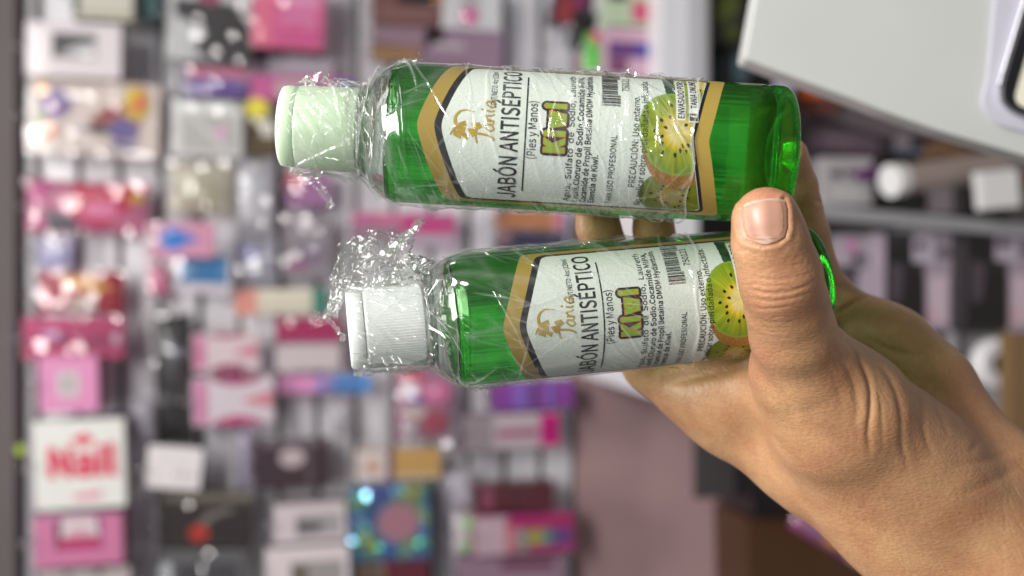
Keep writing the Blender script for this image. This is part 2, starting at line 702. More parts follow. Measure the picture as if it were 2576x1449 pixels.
def kiwi_slice(x, y, cx, cy_, rx, ry, ang, seed):
    dx, dy = x - cx, y - cy_
    ca, sa = math.cos(ang), math.sin(ang)
    px, py = (dx * ca + dy * sa) / rx, (-dx * sa + dy * ca) / ry
    r = math.hypot(px, py)
    if r > 1.0:
        return None
    a = math.atan2(py, px)
    st = vnoise(math.cos(a) * 6 + seed, math.sin(a) * 6, 1.6) * 0.5 + vnoise(a * 9, r * 2 + seed, 1.0) * 0.5
    core = np.array((0.60, 0.53, 0.20))
    yel = np.array((0.55, 0.43, 0.03))
    grn = np.array((0.29, 0.34, 0.018))
    rim = np.array((0.16, 0.30, 0.02))
    if r < 0.22:
        c = core
    elif r < 0.5:
        c = core + (yel - core) * min(1, (r - 0.22) / 0.14)
        c = c + (grn - c) * max(0, (r - 0.36) / 0.14)
    else:
        c = grn + (rim - grn) * max(0, (r - 0.55) / 0.45) ** 1.5
    c = c * (1 + 0.55 * st)
    # seeds
    k = 22
    ai = round((a + math.pi) / (2 * math.pi) * k)
    rs = 0.47 + 0.13 * math.sin(ai * 2.4 + seed) + 0.05 * math.sin(ai * 7.1)
    a0 = ai * 2 * math.pi / k - math.pi
    if ((r - rs) / 0.055) ** 2 + ((a - a0) * r / 0.038) ** 2 < 1 and (ai * 5 + int(seed)) % 7:
        c = np.array((0.012, 0.010, 0.006))
    if r > 0.94:
        c = np.array((0.24, 0.34, 0.05))
    return c


def kiwi_color(x, y):
    """the printed kiwi picture at the foot of the label; x across, y up from the notch line"""
    c = kiwi_slice(x, y, 0.10, 0.52, 0.62, 0.56, 0.5, 3)
    if c is not None:
        return c
    # brown skin below the big slice
    r = math.hypot((x - 0.02) / 0.72, (y - 0.45) / 0.60)
    if r < 1.0 and x < 0.30:
        return np.array((0.33, 0.17, 0.035)) * (1 + 0.5 * vnoise(x, y, 40))
    c = kiwi_slice(x, y, -0.86, 0.50, 0.40, 0.52, -0.3, 5)
    if c is not None:
        return c * 0.62
    r = math.hypot((x + 0.42) / 0.42, (y + 0.02) / 0.36)
    if r < 1.0:
        if r > 0.88:
            return np.array((0.36, 0.19, 0.03)) * (1 + 0.4 * vnoise(x, y, 40))
        return np.array((0.17, 0.27, 0.03)) * (1 + 0.5 * vnoise(x, y, 14))
    c = kiwi_slice(x, y, 0.98, 0.10, 0.45, 0.46, 0.2, 8)
    if c is not None:
        return c
    if y < 0.62 + 0.1 * x:
        d = np.array((0.03, 0.07, 0.035)) * (1 + 0.7 * vnoise(x, y, 9))
        return d
    return None


kiwi_mat = bpy.data.materials.new('printed_kiwi_picture')
kiwi_mat.use_nodes = True
nt = kiwi_mat.node_tree
an = nt.nodes.new('ShaderNodeAttribute')
an.attribute_name = 'ink'
nt.links.new(an.outputs['Color'], nt.nodes['Principled BSDF'].inputs['Base Color'])
nt.nodes['Principled BSDF'].inputs['Roughness'].default_value = 0.4


def stroke(pts, w0, w1=None, n=6):
    """flat brush stroke through pts (label plane), width easing from w0 through full to w1"""
    P = [np.array((p[0], p[1])) for p in catmull([(p[0], p[1], 0) for p in pts], n)]
    V, F = [], []
    m = len(P)
    for i, p in enumerate(P):
        t = P[min(i + 1, m - 1)] - P[max(i - 1, 0)]
        t = t / (np.linalg.norm(t) + 1e-9)
        nrm = np.array((-t[1], t[0]))
        f = i / (m - 1)
        w = w0 + ((w1 if w1 is not None else w0) - w0) * f
        V += [tuple(p + nrm * w / 2), tuple(p - nrm * w / 2)]
    for i in range(m - 1):
        F.append((2 * i, 2 * i + 1, 2 * i + 3, 2 * i + 2))
    return V, F


def merge(parts):
    V, F = [], []
    for v, f in parts:
        n = len(V)
        V += list(v)
        F += [tuple(i + n for i in q) for q in f]
    return V, F


def shift(vf, dx, dy, s=1.0):
    return [(v[0] * s + dx, v[1] * s + dy) for v in vf[0]], vf[1]


def make_label(parent, rotx, dy=0.0):
    """front label with its print; x is the angle round the bottle, y is in radii"""
    def put(name, vf, lift, m, par):
        V = [cyl(v[0] + rotx, v[1], lift) for v in vf[0]]
        return obj(name, V, vf[1], m, par)

    def panel(name, w, yt, yb, lift, m, par, cr=0.1):
        V, F = strip_panel(w, yt, yb, lift, cr=cr)
        ca, sa = math.cos(rotx), math.sin(rotx)
        # rotate about the axis by rotx
        V = [(x * ca - y * sa, x * sa + y * ca, z) for x, y, z in V]
        return obj(name, V, F, m, par)
    w = 1.257
    T, B = LT + dy, LT + dy - 4.285
    lab = panel('label', w, lambda x: rooft(x, T, 0.46, w), lambda x: notchb(x, B, 0.30, w), 0.00009, gold, parent)
    wb = w - 0.085
    panel('black_line', wb, lambda x: rooft(x, T - 0.235, 0.46, w), lambda x: notchb(x, B + 0.20, 0.30, w), 0.00015, ink, lab)
    ww = wb - 0.045
    panel('paper_panel', ww, lambda x: rooft(x, T - 0.335, 0.46, w), lambda x: notchb(x, B + 0.245, 0.30, w), 0.00021, paper, lab, cr=0.07)
    y = lambda u: dy + (690.0 - (u - 1288) * 0.948) / 174.0      # height of a line of print
    # kiwi picture
    nx, ny = 230, 110
    V, F, C = [], [], []
    yb0 = B + 0.25
    idx = {}
    for i in range(nx):
        for j in range(ny):
            x = -ww + 0.01 + (2 * ww - 0.02) * (i + 0.5) / nx
            yy = 1.04 * (j + 0.5) / ny
            lo = notchb(x, B + 0.245, 0.30, w) - yb0 + 0.012
            if yy < lo or (yy < lo + 0.05 and abs(x) > ww - 0.05):
                continue
            c = kiwi_color(x, yy * 1.10 - 0.02)
            if c is None:
                continue
            n0 = len(V)
            hx, hy = (ww - 0.01) / nx, 0.52 / ny
            for sx, sy in ((-1, -1), (1, -1), (1, 1), (-1, 1)):
                V.append(cyl(x + sx * hx + rotx, yb0 + yy + sy * hy, 0.00027))
                C.append((*np.clip(c, 0, 1), 1.0))
            F.append((n0, n0 + 1, n0 + 2, n0 + 3))
    kp = obj('kiwi_picture', V, F, kiwi_mat, lab)
    ca_ = kp.data.color_attributes.new('ink', 'FLOAT_COLOR', 'POINT')
    ca_.data.foreach_set('color', np.array(C, dtype=np.float32).ravel())

    L = 0.00033
    black = []

    def line(txt, x, u, cap, width=None, align='CENTER', off=0.010, sx=0.86, space=1.0):
        size = cap / 174.0
        vs, fs = text_mesh(txt, size=size, sx=sx, offset=off, align=align, space=space)
        if width:
            xs = [v[0] for v in vs]
            k_ = width / (max(xs) - min(xs))
            c_ = (max(xs) + min(xs)) / 2 if align == 'CENTER' else (min(xs) if align == 'LEFT' else max(xs))
            vs = [((v[0] - c_) * k_, v[1]) for v in vs]
        black.append(([(v[0] + x, v[1] + y(u)) for v in vs], fs))
    line('JABÓN ANTISÉPTICO', 0.0, 1302, 42, 2.10, off=0.022)
    bar = [(-0.90 + 1.8 * i / 24, y(1322) + s_ * 0.019) for i in range(25) for s_ in (0, 1)]
    black.append((bar, [(2 * i, 2 * i + 2, 2 * i + 3, 2 * i + 1) for i in range(24)]))
    line('(Pies y Manos)', 0.02, 1347, 20, 0.80, off=0.008)
    line('CONT/NETO: 4oz (120ml', 1.02, 1243, 13, 0.74, align='RIGHT')
    line('Agua,  Sulfato  de  Sodio,  Laureth', -1.06, 1441, 14, 2.06, align='LEFT')
    line('Lauril.Cloruro de Sodio.Cocamide MIPA,', -1.06, 1463, 14, 2.06, align='LEFT', off=0.03)
    line('Cocamide de Propil Betaina DMDM Hydantoin.', -1.06, 1484, 14, 2.10, align='LEFT', off=0.03)
    line('Esencia de Kiwi.', -1.06, 1505, 14, 0.78, align='LEFT', off=0.03)
    line('PARA USO PROFESIONAL', -1.05, 1549, 14, 1.05, align='LEFT')
    line('750121', 0.86, 1577, 17, 0.33)
    line('PRECAUCIÓN: Uso externo.', -0.05, 1603, 15, 1.32)
    line('No aplicar sobre piel dañada o infectada.', -1.05, 1625, 15, 2.04, align='LEFT')
    put('lettering', merge(black), L, ink, lab)
    # bar code
    rr = random.Random(4)
    bars = []
    x = 0.42
    while x < 1.09:
        wd = rr.choice((0.008, 0.008, 0.016, 0.024))
        lo = y(1555) if x < 0.62 or x > 0.98 else y(1548)
        bars.append(([(x, lo), (x + wd, lo), (x + wd, y(1508)), (x, y(1508))], [(0, 1, 2, 3)]))
        x += wd + rr.choice((0.009, 0.009, 0.017))
    put('barcode', merge(bars), L, ink, lab)
    # bottler's lines at the foot, black on white bands
    bands = []
    for (u0, u1, xa, xb) in ((1697, 1716, 0.26, 1.06), (1729, 1748, 0.24, 1.10)):
        bands.append(([(xa + (xb - xa) * i / 8, y(u)) for i in range(9) for u in (u1 + 3, u0 - 2)], [(2 * i, 2 * i + 2, 2 * i + 3, 2 * i + 1) for i in range(8)]))
    put('white_band', merge(bands), L, white_ink, lab)
    black = []
    line('ENVASADO POR:', 0.66, 1716, 15, 0.74, off=0.035)
    line('TANIA ONLINE', 0.76, 1748, 15, 0.62, off=0.035)
    black.append(([(0.26, y(1749)), (0.37, y(1749)), (0.37, y(1729)), (0.26, y(1729))], [(0, 1, 2, 3)]))
    put('lettering', merge(black), L + 0.00005, ink, lab)
    vs, fs = text_mesh('f', size=0.085, offset=0.04)
    put('lettering', ([(v[0] + 0.325, v[1] + y(1749)) for v in vs], fs), L + 0.0001, white_ink, lab)
    # fruit name: black halo, orange line, green letters
    kl = lambda off: text_mesh('Kiwi', size=0.235, sx=0.95, offset=off, space=1.16)
    xs = [v[0] for v in kl(0.07)[0]]
    kk = 0.66 / (max(xs) - min(xs))
    cx = (max(xs) + min(xs)) / 2
    for nm, rho, lf, m in (('black_halo', 0.046, 0, ink), ('orange_line', 0.012, 0.00004, logo_orange), ('fruit_name', 0.0, 0.00008, logo_green)):
        vs, fs = kl(0.11)
        vs = [((v[0] - cx) * kk + 0.06, v[1] + y(1415)) for v in vs]
        V, F = [], []
        for q in range(14 if rho else 1):      # the letters swollen by rho
            n0 = len(V)
            hx_, hy_ = rho * math.cos(q * math.pi / 7), rho * math.sin(q * math.pi / 7)
            V += [cyl(v[0] + hx_ + rotx, v[1] + hy_, L + lf + q * 0.000002) for v in vs]
            F += [tuple(k_ + n0 for k_ in f) for f in fs]
        obj(nm, V, F, m, lab)
    # gold emblem: leafy curl over pointed leaves, and the script name under it
    E = []
    leaf = lambda pts: (pts, [tuple(range(len(pts)))])
    E.append(stroke([(-0.34, 0.02), (-0.16, 0.20), (0.02, 0.27), (0.18, 0.20), (0.25, 0.05), (0.22, -0.16)], 0.10, 0.015))
    E.append(stroke([(-0.34, 0.36), (-0.22, 0.30), (-0.10, 0.16), (-0.06, 0.02)], 0.02, 0.12))
    E.append(leaf([(-0.42, 0.12), (-0.26, 0.10), (-0.22, 0.26), (-0.34, 0.30)]))
    E.append(leaf([(-0.30, 0.05), (-0.15, 0.02), (-0.12, 0.17), (-0.24, 0.16)]))
    E.append(leaf([(-0.36, -0.14), (-0.18, -0.02), (-0.16, -0.16), (-0.26, -0.26)]))
    E.append(leaf([(-0.22, -0.20), (-0.06, -0.10), (-0.02, -0.28), (-0.12, -0.36)]))
    E.append(leaf([(-0.44, -0.02), (-0.32, 0.06), (-0.30, -0.08)]))
    em = merge(E)
    put('emblem', ([(v[0] * 0.60 + 0.08, v[1] * 0.60 + y(1172)) for v in em[0]], em[1]), L, goldink, lab)
    G = []
    G.append(stroke([(-0.30, 0.27), (-0.16, 0.30), (0.02, 0.28)], 0.03, 0.035))
    G.append(stroke([(-0.13, 0.29), (-0.15, 0.12), (-0.20, 0.0), (-0.24, -0.01)], 0.04, 0.03))

    def ring(cx_, r_):
        return stroke([(cx_ + r_, 0.10), (cx_ + 0.3 * r_, 0.15), (cx_ - r_, 0.07), (cx_ - 0.5 * r_, 0.0), (cx_ + 0.5 * r_, 0.03), (cx_ + r_, 0.13), (cx_ + r_ * 0.9, 0.03), (cx_ + r_ * 1.5, 0.0)], 0.03, 0.024)
    G.append(ring(-0.02, 0.06))
    G.append(stroke([(0.10, 0.14), (0.09, 0.0), (0.12, 0.10), (0.18, 0.14), (0.19, 0.05), (0.22, 0.0)], 0.032, 0.026))
    G.append(stroke([(0.28, 0.14), (0.265, 0.05), (0.29, 0.0)], 0.035, 0.028))
    G.append(leaf([(0.285, 0.20), (0.315, 0.20), (0.31, 0.235), (0.28, 0.235)]))
    G.append(ring(0.40, 0.06))
    g = merge(G)
    put('script_name', ([(v[0] * 0.78 + 0.02, v[1] * 0.80 + y(1240)) for v in g[0]], g[1]), L, goldink, lab)
    return lab


def lathe(prof, n=96, close=False):
    V, F = [], []
    m = len(prof)
    for k in range(n):
        a = 2 * math.pi * k / n
        for r, z_ in prof:
            V.append((r * math.sin(a), -r * math.cos(a), z_))
    for k in range(n):
        k2 = (k + 1) % n
        for i in range(m - 1):
            F.append((k * m + i, k2 * m + i, k2 * m + i + 1, k * m + i + 1))
    return V, F


def arc(r0, z0, r1, z1, cx, cz, n=8):
    a0, a1 = math.atan2(z0 - cz, r0 - cx), math.atan2(z1 - cz, r1 - cx)
    ra, rb = math.hypot(r0 - cx, z0 - cz), math.hypot(r1 - cx, z1 - cz)
    return [(cx + (ra + (rb - ra) * k / n) * math.cos(a0 + (a1 - a0) * k / n), cz + (ra + (rb - ra) * k / n) * math.sin(a0 + (a1 - a0) * k / n)) for k in range(n + 1)]


NECK = 6.16


def outer_r(t, fill):
    """outside radius of the bottle (in R) at height t"""
    if t <= 5.50:
        return 1.0
    if t <= 6.02:
        f = (t - 5.50) / 0.52
        return 0.60 + 0.40 * math.sqrt(max(0.0, 1 - f ** 2.1))
    return 0.60


def make_bottle(name, label, p_base, p_cap, rotx, fill, ribs):
    ax = (p_cap - p_base).normalized()
    toeye = (EYE - (p_base + p_cap) / 2)
    toeye = (toeye - ax * toeye.dot(ax)).normalized()
    ex = (-toeye).cross(ax)          # x across, y away from the camera, z along the bottle
    ey = -toeye
    root = thing(name, label, 'bottle', p_base)
    root.matrix_world = Matrix(((ex.x, ey.x, ax.x, p_base.x), (ex.y, ey.y, ax.y, p_base.y), (ex.z, ey.z, ax.z, p_base.z), (0, 0, 0, 1)))
    # liquid with its thick domed foot
    pr = [(0.0, 0.30), (0.30, 0.27), (0.55, 0.17), (0.70, 0.03), (0.76, 0.0), (0.84, 0.0)]
    pr += [(0.84 + 0.16 * math.sin(a * math.pi / 20), 0.17 - 0.17 * math.cos(a * math.pi / 20)) for a in range(1, 11)]
    pr += [(1.0, 0.30), (0.988, 0.36), (1.0, 0.42), (1.0, 1.2), (1.0, 3.0), (1.0, 5.0)]
    t = 5.2
    while t < fill - 0.01:
        pr.append((outer_r(t, fill), t))
        t += 0.05
    rf = outer_r(fill, fill)
    pr += [(rf, fill - 0.03), (rf, fill), (rf - 0.02, fill + 0.0), (rf - 0.06, fill - 0.03), (rf - 0.12, fill - 0.05), (0.0, fill - 0.055)]
    V, F = lathe([(r * R, z_ * R) for r, z_ in pr], 128)
    obj('soap_filled_body', V, F, green_soap, root, smooth=True)
    # empty shoulder and neck: thin clear wall
    outer, inner = [], []
    t = fill + 0.004
    while t < 6.05:
        outer.append((outer_r(t, fill), t))
        inner.append((outer_r(t, fill) - 0.035, t))
        t += 0.03
    outer += [(0.60, 6.05), (0.66, 6.07), (0.66, 6.13), (0.55, 6.15), (0.55, NECK + 0.3)]
    inner += [(0.50, 6.05), (0.50, NECK + 0.3)]
    pr = outer + inner[::-1] + [outer[0]]
    V, F = lathe([(r * R, z_ * R) for r, z_ in pr], 128)
    obj('clear_shoulder', V, F, clear_pet, root, smooth=True)
    # cap: ribbed skirt and flip lid
    n = 180
    prof = [(0.50, 6.17), (0.600, 6.17), (0.612, 6.19), (0.604, 6.55), (0.596, 7.02), (0.585, 7.05), (0.45, 7.06), (0.45, 6.9), (0.42, 6.2), (0.50, 6.17)]
    V, F = [], []
    m = len(prof)
    for k_ in range(n):
        a = 2 * math.pi * k_ / n
        rb = 0.005 if (k_ % 2 and ribs) else 0.0
        for i, (r, z_) in enumerate(prof):
            q = r + (rb if 2 <= i <= 3 else 0)
            V.append((q * R * math.sin(a), -q * R * math.cos(a), z_ * R))
    for k_ in range(n):
        k2 = (k_ + 1) % n
        for i in range(m - 1):
            F.append((k_ * m + i, k2 * m + i, k2 * m + i + 1, k_ * m + i + 1))
    cm = cap_mat if ribs else green_cap
    skirt = obj('cap', V, F, cm, root, smooth=not ribs)
    lid = [(0.0, 7.065), (0.575, 7.065), (0.590, 7.08), (0.583, 7.24), (0.57, 7.285), (0.54, 7.30), (0.0, 7.305)]
    V, F = lathe([(r * R, z_ * R) for r, z_ in lid], 96)
    obj('flip_lid', V, F, cm, skirt, smooth=True)
    make_label(root, rotx, -0.17 if ribs else 0.0)
    return root


film = film_mat('cling_film', gloss=1.6, haze=0.012, rough=0.10, attr='crease', base=0.012)


def wrap_film(parent, t0, t1, seed, slant, ncre, drape, bottom_curve):
    """cling film round a bottle: stretched from cap to shoulder, creased along the pull"""
    r = np.random.default_rng(seed)
    nt_, na = 420, 620
    ts = np.linspace(t0, t1, nt_)
    an_ = np.linspace(-math.pi, math.pi, na, endpoint=False)
    base = np.array([drape(t) for t in ts])
    TT, AA = np.meshgrid(ts, an_, indexing='ij')
    H = np.zeros_like(TT)
    Cw = np.zeros_like(TT)
    for i in range(ncre):
        tc, ac = r.uniform(t0, t1), r.uniform(-1.75, 1.75)
        if i % 4 == 0:
            tc = r.uniform(5.9, t1)
        L_ = r.uniform(0.12, 0.75) if r.random() < 0.8 else r.uniform(0.8, 1.6)
        wd = r.uniform(0.006, 0.018) if r.random() < 0.75 else r.uniform(0.02, 0.05)
        th = slant + r.normal() * 0.30 if r.random() < 0.75 else r.uniform(0, math.pi)
        dt, da = TT - tc, AA - ac
        bow = r.normal() * 0.12
        al = dt * math.cos(th) + da * math.sin(th)
        ac_ = -dt * math.sin(th) + da * math.cos(th) - bow * al * al
        m_ = np.abs(al) < L_
        g = np.where(m_, np.exp(-(ac_ / wd) ** 2) * (1 - (al / L_) ** 2), 0)
        hgt = r.uniform(0.006, 0.022) * (0.6 + wd / 0.03)
        loose = 2.2 if tc > 5.5 else 1.0
        H += g * hgt * loose
        Cw = np.maximum(Cw, g * r.uniform(0.04, 0.42) * (1.0 if wd < 0.02 else 0.4))
    for i in range(34):
        tc, ac = r.uniform(t0, t1), r.uniform(-1.8, 1.8)
        L_, wd, th = r.uniform(0.4, 1.3), r.uniform(0.04, 0.11), slant + r.normal() * 0.5
        dt, da = TT - tc, AA - ac
        al, ac_ = dt * math.cos(th) + da * math.sin(th), -dt * math.sin(th) + da * math.cos(th)
        g = np.where(np.abs(al) < L_, np.exp(-(ac_ / wd) ** 2) * (1 - (al / L_) ** 2), 0)
        H += g * r.uniform(0.010, 0.030)
        Cw = np.maximum(Cw, g * r.uniform(0.0, 0.16))
    # soft large undulation
    for i in range(14):
        ft, fa, ph = r.uniform(1, 5), r.integers(1, 6), r.uniform(0, 6.28)
        H += 0.0045 * np.sin(ft * TT + fa * AA + ph)
    for i in range(40):
        tc, ac = r.uniform(5.5, t1), r.uniform(-1.8, 1.8)
        H += r.uniform(-0.02, 0.045) * np.exp(-((TT - tc) / r.uniform(0.06, 0.22)) ** 2 - ((AA - ac) / r.uniform(0.08, 0.35)) ** 2)
    RR = (base[:, None] + 0.030 + np.maximum(H, -0.004)) * R
    # lower edge of the film is a wandering line; its lip is raised, its bright line painted in as whiteness
    tlow = bottom_curve(AA)
    Tq = TT.copy()
    lo = t0
    fr = (TT - t0) / (t1 - t0)
    Tq = tlow + fr * (t1 - tlow)
    lip = np.exp(-((fr) / 0.006) ** 2)
    RR += lip * 0.012 * R
    Cw = np.maximum(Cw, lip * 0.5)
    # base radius for moved t
    bq = np.interp(Tq.ravel(), np.linspace(0, 8, 800), np.array([drape(t) for t in np.linspace(0, 8, 800)])).reshape(Tq.shape)
    RR = RR - base[:, None] * R + bq * R
    V = np.stack([RR * np.sin(AA), -RR * np.cos(AA), Tq * R], -1).reshape(-1, 3)
    I, J = np.meshgrid(np.arange(nt_ - 1), np.arange(na), indexing='ij')
    J2 = (J + 1) % na
    F = np.stack([I * na + J, I * na + J2, (I + 1) * na + J2, (I + 1) * na + J], -1).reshape(-1, 4)
    me = bpy.data.meshes.new('cling_wrap')
    me.vertices.add(len(V))
    me.vertices.foreach_set('co', V.astype(np.float32).ravel())
    me.loops.add(F.size)
    me.loops.foreach_set('vertex_index', F.astype(np.int32).ravel())
    me.polygons.add(len(F))
    me.polygons.foreach_set('loop_start', np.arange(0, F.size, 4, dtype=np.int32))
    me.polygons.foreach_set('loop_total', np.full(len(F), 4, dtype=np.int32))
    me.update(calc_edges=True)
    me.polygons.foreach_set('use_smooth', np.ones(len(F), dtype=bool))
    at_ = me.attributes.new('crease', 'FLOAT', 'POINT')
    at_.data.foreach_set('value', Cw.astype(np.float32).ravel())
    me.materials.append(film)
    o = bpy.data.objects.new('cling_wrap', me)
    COL.objects.link(o)
    o.parent = parent
    return o


tuft_film = film_mat('crumpled_film', gloss=2.0, haze=0.05, rough=0.08, base=0.0)


def crumple(name, parent, anchor, nu, nv, amp, seed, world=True):
    """a crumpled piece of film: grid of anchor points (world) jittered into sharp facets"""
    r = np.random.default_rng(seed)
    A = np.array(anchor, float)        # rows x cols x 3
    rows, cols = A.shape[:2]
    V, F = [], []
    for i in range(nu + 1):
        for j in range(nv + 1):
            a, b_ = i / nu * (rows - 1), j / nv * (cols - 1)
            i0, j0 = min(int(a), rows - 2), min(int(b_), cols - 2)
            fa, fb = a - i0, b_ - j0
            p = (A[i0, j0] * (1 - fa) * (1 - fb) + A[i0 + 1, j0] * fa * (1 - fb) + A[i0, j0 + 1] * (1 - fa) * fb + A[i0 + 1, j0 + 1] * fa * fb)
            f = min(1.0, 0.35 + i / nu)
            q = Vector(p * 170.0 + seed * 7.3)
            big = np.array(noise.noise_vector(q)) * amp * 3.2
            q2 = Vector(p * 620.0 + seed)
            mid = np.array(noise.noise_vector(q2)) * amp * 1.5
            V.append(p + (big + mid + r.normal(size=3) * amp * 0.22) * f)
    for i in range(nu):
        for j in range(nv):
            a = i * (nv + 1) + j
            if r.random() < 0.5:
                F += [(a, a + nv + 1, a + nv + 2), (a, a + nv + 2, a + 1)]
            else:
                F += [(a, a + nv + 1, a + 1), (a + 1, a + nv + 1, a + nv + 2)]
    inv = parent.matrix_world.inverted()
    return obj(name, [inv @ Vector(v) for v in V], F, tuft_film, parent, smooth=True)


def film_strand(name, parent, pts, rad, seed, sides=7):
    r = np.random.default_rng(seed)
    P = catmull(pts, 9)
    inv = parent.matrix_world.inverted()
    rr = [rad * (0.45 + 0.9 * r.random()) for _ in P]
    P = [Vector(p) + Vector(r.normal(size=3)) * rad * 0.35 for p in P]
    V, F = tube(P, rr, sides)
    return obj(name, [inv @ Vector(v) for v in V], F, tuft_film, parent)


UB = make_bottle('soap_bottle', 'green kiwi soap bottle with its foot unwrapped, its lid end hazy with film', at(1978, 392, 0.345), at(706, 317, 0.345), math.radians(8), 5.70, False)
LB = make_bottle('soap_bottle', 'green kiwi soap bottle crossed by the thumb, crumpled film tuft beside its cap', at(2044, 722, 0.377), at(866, 832, 0.356), math.radians(-11), 5.74, True)


def drape_tight(t):
    if t < 5.45:
        return 1.0
    if t < 6.15:
        f = (t - 5.45) / 0.70
        return 1.0 - 0.385 * (f ** 1.5)
    if t < 7.02:
        return 0.617
    return 0.60


wrap_film(UB, 1.3, 7.10, 5, 1.15, 300, drape_tight, lambda A: 1.42 + 0.10 * np.sin(1.3 * A + 0.7) - 0.22 * A * (np.abs(A) < 2.2) * 0.5 + 0.03 * np.sin(7 * A))
wrap_film(LB, 2.2, 7.28, 9, 0.62, 210, drape_tight, lambda A: 2.12 + 0.10 * np.sin(1.7 * A + 2.2) + 0.03 * np.sin(6 * A + 1))

# the torn film round the lower cap
rows = []
for (ub, vb, ut, vt, D0, D1) in ((848, 800, 820, 790, 0.352, 0.350), (862, 735, 842, 668, 0.352, 0.350), (905, 722, 872, 606, 0.352, 0.354), (960, 722, 935, 590, 0.352, 0.356), (1012, 722, 1000, 592, 0.354, 0.356), (1050, 700, 1045, 640, 0.356, 0.356), (1085, 668, 1072, 662, 0.357, 0.357)):
    rows.append([at(ub + (ut - ub) * f, vb + (vt - vb) * f, D0 + (D1 - D0) * f) for f in (0, 0.35, 0.7, 1.0)])
crumple('torn_film', LB, rows, 70, 48, 0.0010, 3)
crumple('torn_film', LB, [[p + FWD * 0.006 + LFT * 0.0006 for p in rw] for rw in rows], 60, 40, 0.0013, 4)
film_strand('film_tail', LB, [at(960, 640, 0.354), at(990, 618, 0.353), at(1020, 598, 0.352), at(1040, 580, 0.352), at(1060, 556, 0.351)], 0.0012, 2)
film_strand('film_tail', LB, [at(975, 650, 0.354), at(1000, 622, 0.352), at(1030, 596, 0.351), at(1062, 553, 0.350)], 0.0009, 6)
film_strand('film_tail', LB, [at(985, 700, 0.354), at(1020, 690, 0.353), at(1050, 672, 0.352), at(1068, 660, 0.352)], 0.0010, 7)
film_strand('film_tail', LB, [at(872, 655, 0.352), at(862, 690, 0.351), at(850, 740, 0.351), at(822, 792, 0.351), at(845, 825, 0.351), at(862, 850, 0.351)], 0.0007, 12)
# wisps on the upper bottle
film_strand('film_tail', UB, [at(742, 428, 0.337), at(728, 432, 0.337), at(742, 452, 0.337), at(760, 470, 0.337), at(772, 482, 0.337)], 0.00035, 21)
film_strand('film_tail', UB, [at(742, 428, 0.337), at(768, 450, 0.336), at(793, 470, 0.336), at(812, 494, 0.335), at(832, 522, 0.335), at(836, 512, 0.335), at(822, 488, 0.335), at(806, 462, 0.336), at(800, 445, 0.336), at(812, 436, 0.336)], 0.0006, 22)
rows = [[at(u, v, 0.345) for (u, v) in ((740, 232), (752, 205), (765, 196))], [at(u, v, 0.343) for (u, v) in ((790, 222), (800, 196), (815, 190))], [at(u, v, 0.345) for (u, v) in ((840, 225), (838, 198), (826, 185))]]
crumple('torn_film', UB, rows, 12, 8, 0.0007, 13)
rows = [[at(u, v, 0.343) for (u, v) in ((985, 175), (980, 160), (985, 150))], [at(u, v, 0.343) for (u, v) in ((1010, 164), (1010, 157), (1012, 152))], [at(u, v, 0.343) for (u, v) in ((1060, 163), (1060, 158), (1058, 155))]]
crumple('torn_film', UB, rows, 12, 5, 0.0005, 14)
rows = [[at(u, v, 0.343) for (u, v) in ((1400, 192), (1400, 182), (1400, 176))], [at(u, v, 0.343) for (u, v) in ((1490, 194), (1490, 178), (1492, 168))], [at(u, v, 0.343) for (u, v) in ((1570, 198), (1568, 184), (1562, 172))], [at(u, v, 0.343) for (u, v) in ((1680, 204), (1680, 196), (1680, 190))]]
crumple('torn_film', UB, rows, 40, 6, 0.00055, 15)
rows = [[at(u, v, 0.36) for (u, v) in ((1280, 636), (1280, 627), (1280, 622))], [at(u, v, 0.36) for (u, v) in ((1400, 628), (1400, 616), (1402, 610))], [at(u, v, 0.36) for (u, v) in ((1500, 622), (1500, 612), (1500, 605))]]
crumple('torn_film', LB, rows, 26, 5, 0.0004, 16)


# ------------------------------------------------------------------ the hand: one continuous skin grown from tapered limbs
VOX = 0.00075
CR = np.array(rgt)
CU = np.array(UPX)
CF = np.array(FWD)
EY = np.array(EYE)


def cam_pt(u, v, D):
    return np.array(((u - 1288) * D / K, (724.5 - v) * D / K, D))


LO = np.array((0.010, -0.150, 0.296))
HI = np.array((0.240, 0.072, 0.470))
NG = np.ceil((HI - LO) / VOX).astype(int) + 1
GX = [(LO[i] + VOX * np.arange(NG[i])).astype(np.float32) for i in range(3)]


def field():
    return np.full(NG, 0.02, dtype=np.float32)


def smin(a, b, k):
    h = np.clip(0.5 + 0.5 * (b - a) / k, 0, 1)
    return b + (a - b) * h - k * h * (1 - h)


